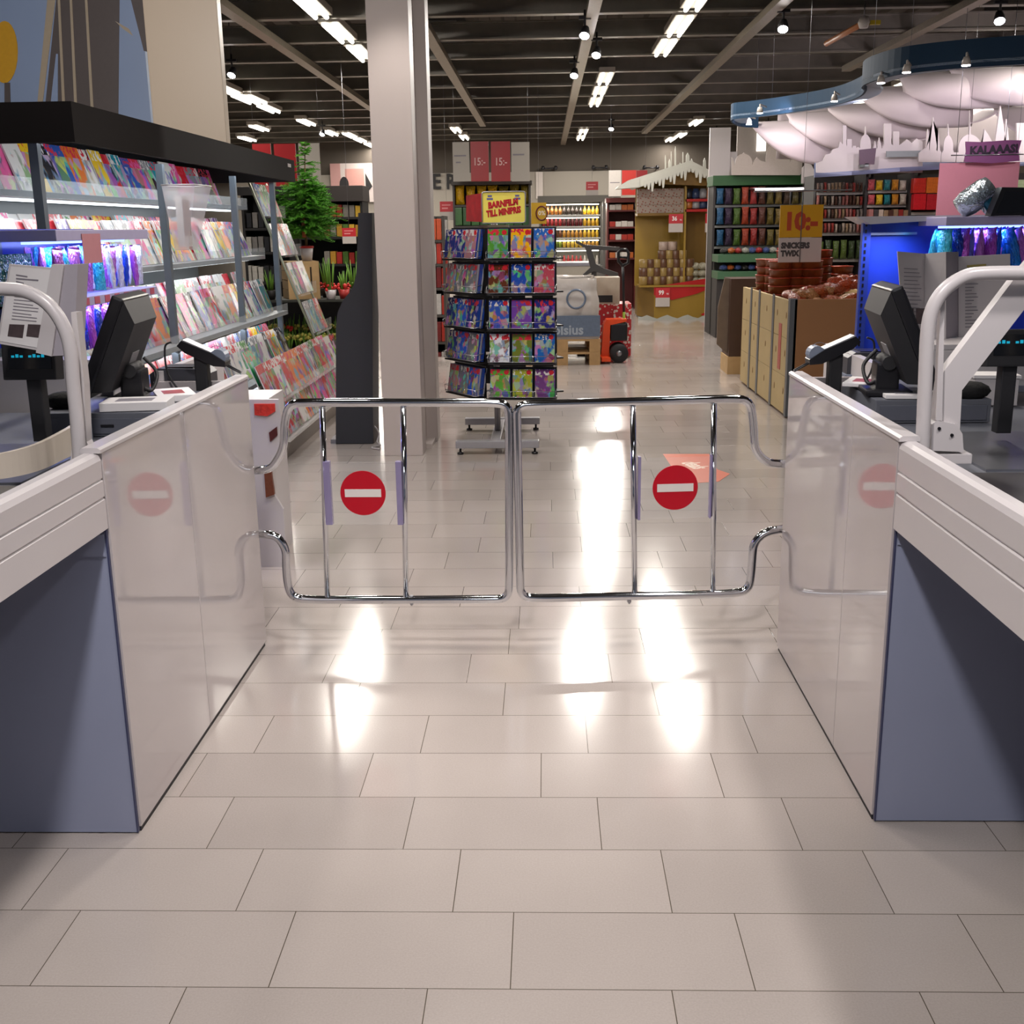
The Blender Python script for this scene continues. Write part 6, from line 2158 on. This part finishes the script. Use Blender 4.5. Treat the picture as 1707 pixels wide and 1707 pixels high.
Y1 = 12.6
s1 = [(1361, 288), (1361, 272), (1372, 268), (1376, 258), (1384, 256), (1388, 249), (1398, 246), (1400, 236)] + tower(1408, 3, 240, 209) + tower(1416, 4, 244, 232) + tower(1424, 3, 247, 243) + [(1430, 245)] + dome(1443, 9, 247, 224, 8, 14) + [(1455, 250)] + spire(1459, 3, 250, 235) + spire(1466, 4, 248, 229) + tower(1480, 6, 240, 206) + tower(1494, 5, 242, 219) + [(1505, 238), (1512, 232), (1520, 238), (1528, 231), (1538, 236), (1538, 288)]
skyline('town_silhouette', 'white town skyline cutout with dome on the sweets shelf, left one', s1, Y1)
s2 = [(1532, 270), (1532, 255)] + spire(1547, 3, 246, 215) + spire(1556, 7, 252, 195) + spire(1564, 3, 250, 220) + [(1570, 255)] + dome(1581, 8, 250, 226, 8, 20) + [(1590, 254)] + dome(1617, 19, 254, 224, 10, 40) + [(1636, 240), (1641, 215), (1648, 225), (1656, 240)] + spire(1668, 11, 254, 176) + spire(1678, 6, 254, 198) + [(1688, 252)] + tower(1704, 9, 250, 205) + [(1730, 250), (1730, 270)]
skyline('town_silhouette', 'white town skyline cutout with tall church spires on the sweets shelf, right one', s2, Y1 - .15)
s3 = [(1220, 292), (1220, 262), (1226, 276)] + dome(1240, 14, 275, 256, 8, 2) + [(1256, 270), (1262, 262), (1268, 268)] + dome(1297, 20, 270, 236, 8, 4) + [(1318, 268), (1323, 262), (1330, 270), (1334, 292)]
skyline('town_silhouette', 'pale house and dome cutout above the green canopy', s3, SY_ - .15, .03, M('dim_cutout_board', '#aaa098', .6))
s4 = [(1336, 306), (1337, 280), (1341, 276), (1342, 268), (1345, 265), (1348, 272), (1353, 275), (1357, 283), (1357, 306)]
skyline('town_silhouette', 'small stepped gable cutout between the two sweets shelves', s4, SY_ - .18)
x0, x1, z0, z1 = rect_at(1184, 298, 1216, 213, 17.5)
for i, (a, b, c, d, lb) in enumerate(((1184, 213, 1216, 296, 'tall white board standing beside the kiosk roof'), (1216, 253, 1228, 292, 'low bright white board beside the tall white one'), (1230, 207, 1338, 262, 'wide pale house-shaped board under the blue canopy'))):
    x0, x1, z0, z1 = rect_at(a, d, c, b, 17.2 + i * .1)
    t = thing('backdrop_panel', lb, 'display board', ((x0 + x1) / 2, 17.2 + i * .1, 0), 0, 'pale boards above the sweets')
    MB().bx(-(x1 - x0) / 2, (x1 - x0) / 2, 0, .05, 0, z1).build('board', CUT if i < 2 else M('dim_cutout_board'), t)
    if i == 2:
        a0, a1, b0, b1 = rect_at(1262, 252, 1276, 216, 17.4)
        MB().bx(a0 - (x0 + x1) / 2, a1 - (x0 + x1) / 2, -.02, 0, b0, b1).build('lit_window', M('lit_window_panel', '#fff8ee', .4, emit=(1, .96, .9, 1), es=1.6), t)

# big shelf of packets below the skyline
YB = 12.8
PUR = M('blue_white_band', '#8c94b4', .35, noise=.25, scale=2.5)
bu, x0, x1 = goods_unit('sweets_shelf', 'long shelf of small sweet packets below the white skylines', 'shelf', 1358, 292, 1442, 520, YB, (320, 342, 364, 388, 432), DKS, shelf=M('pale_price_edge', '#9a9890', .5))
bu2, _, _ = goods_unit('sweets_shelf', 'shelf of bright packets in mid sweets wall', 'shelf', 1444, 290, 1518, 520, YB - .1, (317, 341, 366, 400), DKS, shelf=M('pale_price_edge'))
bu3, _, _ = goods_unit('sweets_shelf', 'shelf of red packets left of the pink board', 'shelf', 1519, 288, 1760, 520, YB - .2, (322, 352, 390), DKS, shelf=M('pale_price_edge'))
cb = thing('blue_valance', 'curved blue-white canopy band under the white skylines', 'canopy', (at(1360, 280, Y=YB).x, YB - .3, at(1360, 294, Y=YB).z))
o = Vector(cb.location)
mb = MB()
top = [(1358, 272), (1420, 268), (1500, 262), (1600, 256), (1760, 250)]
bot = [(1358, 296), (1420, 292), (1500, 286), (1600, 281), (1760, 274)]
for (a, b), (a2, b2), (c, d), (c2, d2) in zip(top, top[1:], bot, bot[1:]):
    vs = [at(a, b, Y=YB) - o, at(a2, b2, Y=YB) - o, at(c2, d2, Y=YB - .28) - o, at(c, d, Y=YB - .28) - o]
    k = [mb._v(v) for v in vs] + [mb._v(v + Vector((0, .03, .004))) for v in vs]
    for q in ((0, 1, 2, 3), (4, 7, 6, 5), (0, 4, 5, 1), (3, 2, 6, 7)):
        mb._f([k[i] for i in q], True)
mb.build('band', PUR, cb)
pcol = [('brown', '#4c3024'), ('tan', '#8c7458'), ('red', '#8c2c24'), ('grey', '#7a7068'), ('pale', '#a89888'), ('dark', '#2c2420'), ('rose', '#986058')]
fill(BAGM, 'sweet_packet', 'packet', 'small packets on the long sweets shelf', '{c} small packet, {k} from left on the {r} shelf of the long sweets shelf', 1362, 1440, (320, 342, 364, 388), YB - .1, 13, pcol, .9, 15, .1)
fill(BAGM, 'sweet_packet', 'packet', 'large packets on the lowest sweets shelf', '{c} packet, {k} from left on the lowest shelf of the long sweets shelf', 1362, 1440, (432,), YB - .1, 6, [('green', '#4a5c24'), ('orange', '#a8602c'), ('yellow', '#b09020'), ('dark green', '#2c3c1c')], .9, 30, .12)
fill(BAGM, 'sweet_packet', 'packet', 'bright packets in mid sweets wall', '{c} packet, {k} from left on the {r} shelf in mid sweets wall', 1448, 1514, (317, 341), YB - .2, 5, lambda r, k: [('rose', '#b04a50'), ('yellow', '#c4a018'), ('teal', '#187078'), ('orange-yellow', '#c08020'), ('white', '#b8b0a0')][k], .95, 17, .12)
fill(BOXM, 'goods_box', 'box', 'pale boxes in mid sweets wall', '{c} box, {k} from left on {r} low shelf in mid sweets wall', 1448, 1514, (366, 400), YB - .2, 8, pcol, .9, 16, .12)
fill(BOXM, 'red_packet', 'packet', 'red packets left of the pink board', '{c} packet, {k} from left on the {r} shelf left of the pink board', 1522, 1566, (322, 350), YB - .3, 2, lambda r, k: [[('red and yellow', '#b02818'), ('yellow-red', '#c0641c')], [('red', '#b81820'), ('red', '#a81c24')]][r][k], .95, 25, .14)
fill(BOXM, 'white_packet', 'packet', 'white spotted packets right of the pink board', '{c} packet, {k} from left on the {r} shelf right of the pink board', 1690, 1745, (322, 350), YB - .3, 3, [('white', '#c8c4b0'), ('pale green', '#a8b890')], .95, 22, .14)

# shouting purple board and pink board
YK_ = 11.6
x0, x1, z0, z1 = rect_at(1610, 268, 1700, 236, YK_)
ks = thing('exclamation_board', 'purple notched board reading KALAAAS! over the pink board', 'sign', ((x0 + x1) / 2, YK_, z0))
w, h = (x1 - x0) / 2, z1 - z0
MB().prism([(-w, h), (-w * .5, h * .97), (0, h), (w * .5, h * 1.04), (w, h * 1.02), (w * .93, h * .5), (w, 0), (0, -.02), (-w, 0), (-w * .95, h * .5)], 'y', 0, .02).build('board', M('purple_board', '#8a4a80', .45, noise=.03), ks)
text('lettering', 'KALAAAS!', .105, M('dark_violet_print', '#2a1830', .5), ks, (.01, -.0015, h * .56), (PI / 2, R(-2), 0), .001, .006, sx=.98)
MB().bar((-w * 1.5, -.01, h * .32), (w * 1.1, -.01, h * .32), .006, 6).build('hanging_rod', STEEL, ks)
for q in (-w * .9, w * .9):
    MB().bar((q, .01, h * .9), (q, .01, HANG_Z - z0), .0016, 5).build('hanging_wire', STEEL, ks)
x0, x1, z0, z1 = rect_at(1567, 360, 1692, 272, YK_ + .1)
pk_ = thing('pink_board', 'large plain pink board hanging in the sweets aisle', 'sign', ((x0 + x1) / 2, YK_ + .1, z0))
w, h = (x1 - x0) / 2, z1 - z0
MB().bx(-w, w, 0, .012, 0, h).build('board', M('pink_board_paint', '#d08a98', .5, noise=.03), pk_)
for q in (-w * .98, w * .98):
    MB().bar((q, .006, h - .01), (q, .006, h + .10), .0016, 5).build('hanging_wire', STEEL, pk_)
for q in (-w * .6, w * .6):
    MB().bar((q, .006, h - .01), (q, .03, HANG_Z - z0), .003, 5).build('ceiling_wire', STEEL, pk_)
x0, x1, z0, z1 = rect_at(1433, 274, 1459, 247, Y1 - .2)
t = thing('plum_board', 'small plain plum coloured board in front of the left skyline', 'sign', ((x0 + x1) / 2, Y1 - .2, z0))
w, h = (x1 - x0) / 2, z1 - z0
MB().prism([(-w, h * .9), (w, h), (w * .9, 0), (-w * .9, 0)], 'y', 0, .02).build('board', M('plum_board_paint', '#5c4858', .5), t)
MB().bx(-.02, .02, .0, .22, -.02, .01).build('bracket', M('pale_grey_board', '#8c9496', .5), t)
x0, x1, z0, z1 = rect_at(1478, 261, 1537, 252, Y1 - .1)
t = thing('ledge_board', 'long pale grey board at the foot of the left skyline', 'sign', ((x0 + x1) / 2, Y1 - .1, z0))
MB().bx(-(x1 - x0) / 2, (x1 - x0) / 2, 0, .02, 0, z1 - z0).build('board', M('pale_grey_board', '#8c9496', .5), t)

# ================================================================== blue cloud canopy with draped fabric
CZ = 2.62
FASC = M('petrol_blue_fascia', '#052f4a', .7, noise=.05, scale=2)
SOFF = M('pale_blue_soffit', '#9fb4cc', .5, noise=.05)
lobeA = [(1262, 213), (1232, 211), (1219, 204), (1222, 199), (1250, 196), (1300, 190), (1360, 181), (1400, 173), (1432, 161), (1441, 151)]
lobeB = [(1441, 151), (1436, 147), (1441, 141), (1462, 133), (1500, 124), (1560, 117), (1620, 112), (1700, 107), (1790, 101)]


def lobe(px, label, zb, hgt):
    pts = [at(a, b, Z=zb) for a, b in px]
    pts = smooth_path(pts, 4)
    o = Vector((pts[0].x, pts[0].y, zb))
    t = thing('cloud_canopy', label, 'canopy', o, 0, 'blue cloud canopies')
    mb = MB()
    vs = []
    for i, p in enumerate(pts):
        a = pts[max(i - 1, 0)]; b = pts[min(i + 1, len(pts) - 1)]
        d = (b - a); d.z = 0; d.normalize()
        nrm = Vector((-d.y, d.x, 0)) * .02
        q = p - o
        vs.append([mb._v(q), mb._v(q + Vector((0, 0, hgt))), mb._v(q + nrm + Vector((0, 0, hgt))), mb._v(q + nrm)])
    for A, B in zip(vs, vs[1:]):
        for k in range(4):
            mb._f([A[k], A[(k + 1) % 4], B[(k + 1) % 4], B[k]])
    mb._f(vs[0]); mb._f(vs[-1][::-1])
    mb.build('fascia', FASC, t)
    # soffit strip
    mb = MB()
    prev = None
    for i, p in enumerate(pts):
        q = p - o
        inn = q + Vector((.28, .42, .02))
        cur_ = [mb._v(q + Vector((0, 0, .03))), mb._v(inn + Vector((0, 0, .03))), mb._v(inn + Vector((0, 0, .05))), mb._v(q + Vector((0, 0, .05)))]
        if prev:
            for k in range(4):
                mb._f([prev[k], prev[(k + 1) % 4], cur_[(k + 1) % 4], cur_[k]])
        prev = cur_
    mb.build('soffit', SOFF, t)
    for k in (2, len(pts) // 2, len(pts) - 3):
        q = pts[k] - o
        MB().bar(q + Vector((.1, .1, hgt)), q + Vector((.1, .1, HANG_Z - zb)), .0016, 5).build('hanging_wire', STEEL, t)
    return t, o, pts


lobe(lobeA, 'far lobe of the blue cloud shaped canopy over the sweets aisle', CZ, .17)
lobe(lobeB, 'near lobe of the blue cloud shaped canopy over the sweets aisle', CZ, .20)

# fabric swags: each a cloth hanging in a curve, one behind the other
CLOTH = M('white_drape_cloth', '#cdc2c4', .8, noise=.03, scale=3)
# each swag: left, middle and right pixel of its lower hem, then height of its top, depth
SW = [((1612, 152), (1690, 176), (1800, 166), 104, 12.9), ((1520, 150), (1585, 180), (1710, 172), 112, 13.1), ((1448, 160), (1510, 207), (1640, 206), 136, 13.3), ((1392, 180), (1455, 226), (1580, 226), 166, 13.5),
      ((1325, 200), (1395, 250), (1510, 242), 180, 13.7), ((1262, 208), (1335, 270), (1450, 262), 196, 13.9)]
for i, (l, m_, r_, ty, Yd) in enumerate(SW):
    A, Mi, B = at(*l, Y=Yd), at(*m_, Y=Yd), at(*r_, Y=Yd)
    T0, T1 = at(l[0], ty, Y=Yd), at(r_[0], ty - 8, Y=Yd)
    o = Vector((Mi.x, Yd, Mi.z))

    def fn(u, v, A=A, B=B, Mi=Mi, T0=T0, T1=T1, o=o):
        hem = A * (1 - u) ** 2 + (Mi * 2 - (A + B) * .5) * 2 * u * (1 - u) + B * u * u
        top = T0.lerp(T1, u)
        p = top.lerp(hem, v ** 1.2) - o
        p.y = .55 * (1 - v) ** 1.5 + .35 * (2 * u - 1) ** 2 * v - .25 * math.sin(PI * v) * (1 - abs(2 * u - 1)) + .03 * math.sin(9 * u + 4 * v)
        return p
    mb = MB(); mb.grid(fn, 26, 14)
    d_ = mb.build('fabric_drape', CLOTH, None, o)
    d_.modifiers.new('thick', 'SOLIDIFY').thickness = .008
    tag(d_, f'white draped cloth under the blue canopy, {ordn(i)} swag from the right', 'drape', 'white drapes under the canopy')
for i, (l, m_, r_, th) in enumerate((((1553, 188), (1608, 207), (1666, 186), 5), ((1480, 219), (1520, 234), (1562, 229), 6), ((1660, 192), (1730, 232), (1800, 190), 30))):
    A, Mi, B = at(*l, Y=13.6), at(*m_, Y=13.6), at(*r_, Y=13.6)
    o = Mi

    def fn2(u, v, A=A, B=B, Mi=Mi, o=o, th=th):
        hem = A * (1 - u) ** 2 + (Mi * 2 - (A + B) * .5) * 2 * u * (1 - u) + B * u * u - o
        return (hem.x, .5 * v, hem.z + th / F_PX * 13.6 * v * 2)
    mb = MB(); mb.grid(fn2, 22, 6)
    d_ = mb.build('fabric_drape', CLOTH, None, o)
    d_.modifiers.new('thick', 'SOLIDIFY').thickness = .008
    tag(d_, ('thin white cloth swag between the tall spires', 'thin white cloth swag above the town skyline dome', 'hanging cloth swag at the far right behind the church spires')[i], 'drape', 'white drapes under the canopy')
# dim fabric wall behind the drapes
x0, x1, z0, z1 = rect_at(1300, 260, 1800, 110, 15.0)
dw = thing('fabric_backdrop', 'pale cloth wall behind the draped swags', 'cloth', ((x0 + x1) / 2, 15.0, at(1500, 262, Y=15.0).z))
MB().grid(lambda u, v: ((u - .5) * (x1 - x0), .08 * math.sin(22 * u), v * .62), 60, 4).build('cloth', CLOTH, dw)
dw.children[0].modifiers.new('thick', 'SOLIDIFY').thickness = .01
# canopy spotlights
PINKL = (1.0, .86, .95)
cs0 = thing('canopy_spotlight', '', 'spotlight', (0, 0, 2.6), 0, 'small lit spotlights on the blue canopy')
MB().lathe([(0, .055), (.02, .055), (.028, .03), (.032, 0), (.024, 0), (0, .004)], 14).build('lamp_head', M('white_cap', '#c0b8b0', .4), cs0)
MB().lathe([(0, -.006), (.030, -.006), (.030, -.0005), (0, -.0005)], 14).build('lens', LENS, cs0)
MB().tube([(0, 0, .05), (0, 0, .08), (.12, .3, .085)], .008, 8).build('stem', M('white_cap'), cs0)
for i, (px, py) in enumerate(((1264, 187), (1246, 206), (1389, 167), (1467, 136), (1510, 118), (1610, 106))):
    p = at(px, py, Z=2.58) + Vector((.03, .08, 0))
    lb_ = f'small lit spotlight on the edge of the blue canopy, {ordn(i)} from the left'
    if i == 0:
        cs0.location = p; cs0['label'] = lb_
    else:
        dup(cs0, p, None, lb_)
for i, (x, y, tx, ty, tz, wt) in enumerate(((2.4, 12.2, 3.0, 13.9, 2.6, 12), (3.1, 11.6, 3.8, 13.6, 2.7, 22), (4.3, 11.4, 4.9, 13.2, 2.9, 45), (5.4, 11.2, 5.7, 13.0, 2.9, 55), (4.6, 9.2, 4.7, 11.6, 1.8, 60), (3.4, 10.4, 3.6, 12.6, 2.0, 45), (2.3, 12.8, 2.9, 15.8, 1.6, 60))):
    d = Vector((tx - x, ty - y, tz - 2.6))
    spotlamp(None, (x, y, 2.6), d.to_track_quat('-Z', 'Y').to_euler(), wt, PINKL, R(95), .9)
# hanging black-and-orange lamp under the roof
p, q = at(1378, 66, Z=3.42), at(1440, 38, Z=3.42)
t = thing('hanging_tube', 'unlit orange tube fitting hanging under the roof right of the aisle', 'ceiling light', (q.x, q.y, q.z))
MB().bar((0, 0, 0), (p.x - q.x, p.y - q.y, -.04), .03, 10).build('tube', M('orange_tube', '#a86a40', .4, noise=.1), t)
MB().lathe([(.04, -.05), (.06, 0), (.04, .06), (0, .06)], 12).build('cap', M('white_cap', '#c0b8b0', .4), t)
MB().bx(.06, .16, -.02, .02, -.02, .02).build('yellow_plug', M('yellow_plug', '#b8a01c', .4), t)
MB().bar((0, 0, .05), (0, 0, .2), .006, 6).build('hanger', STEEL, t)
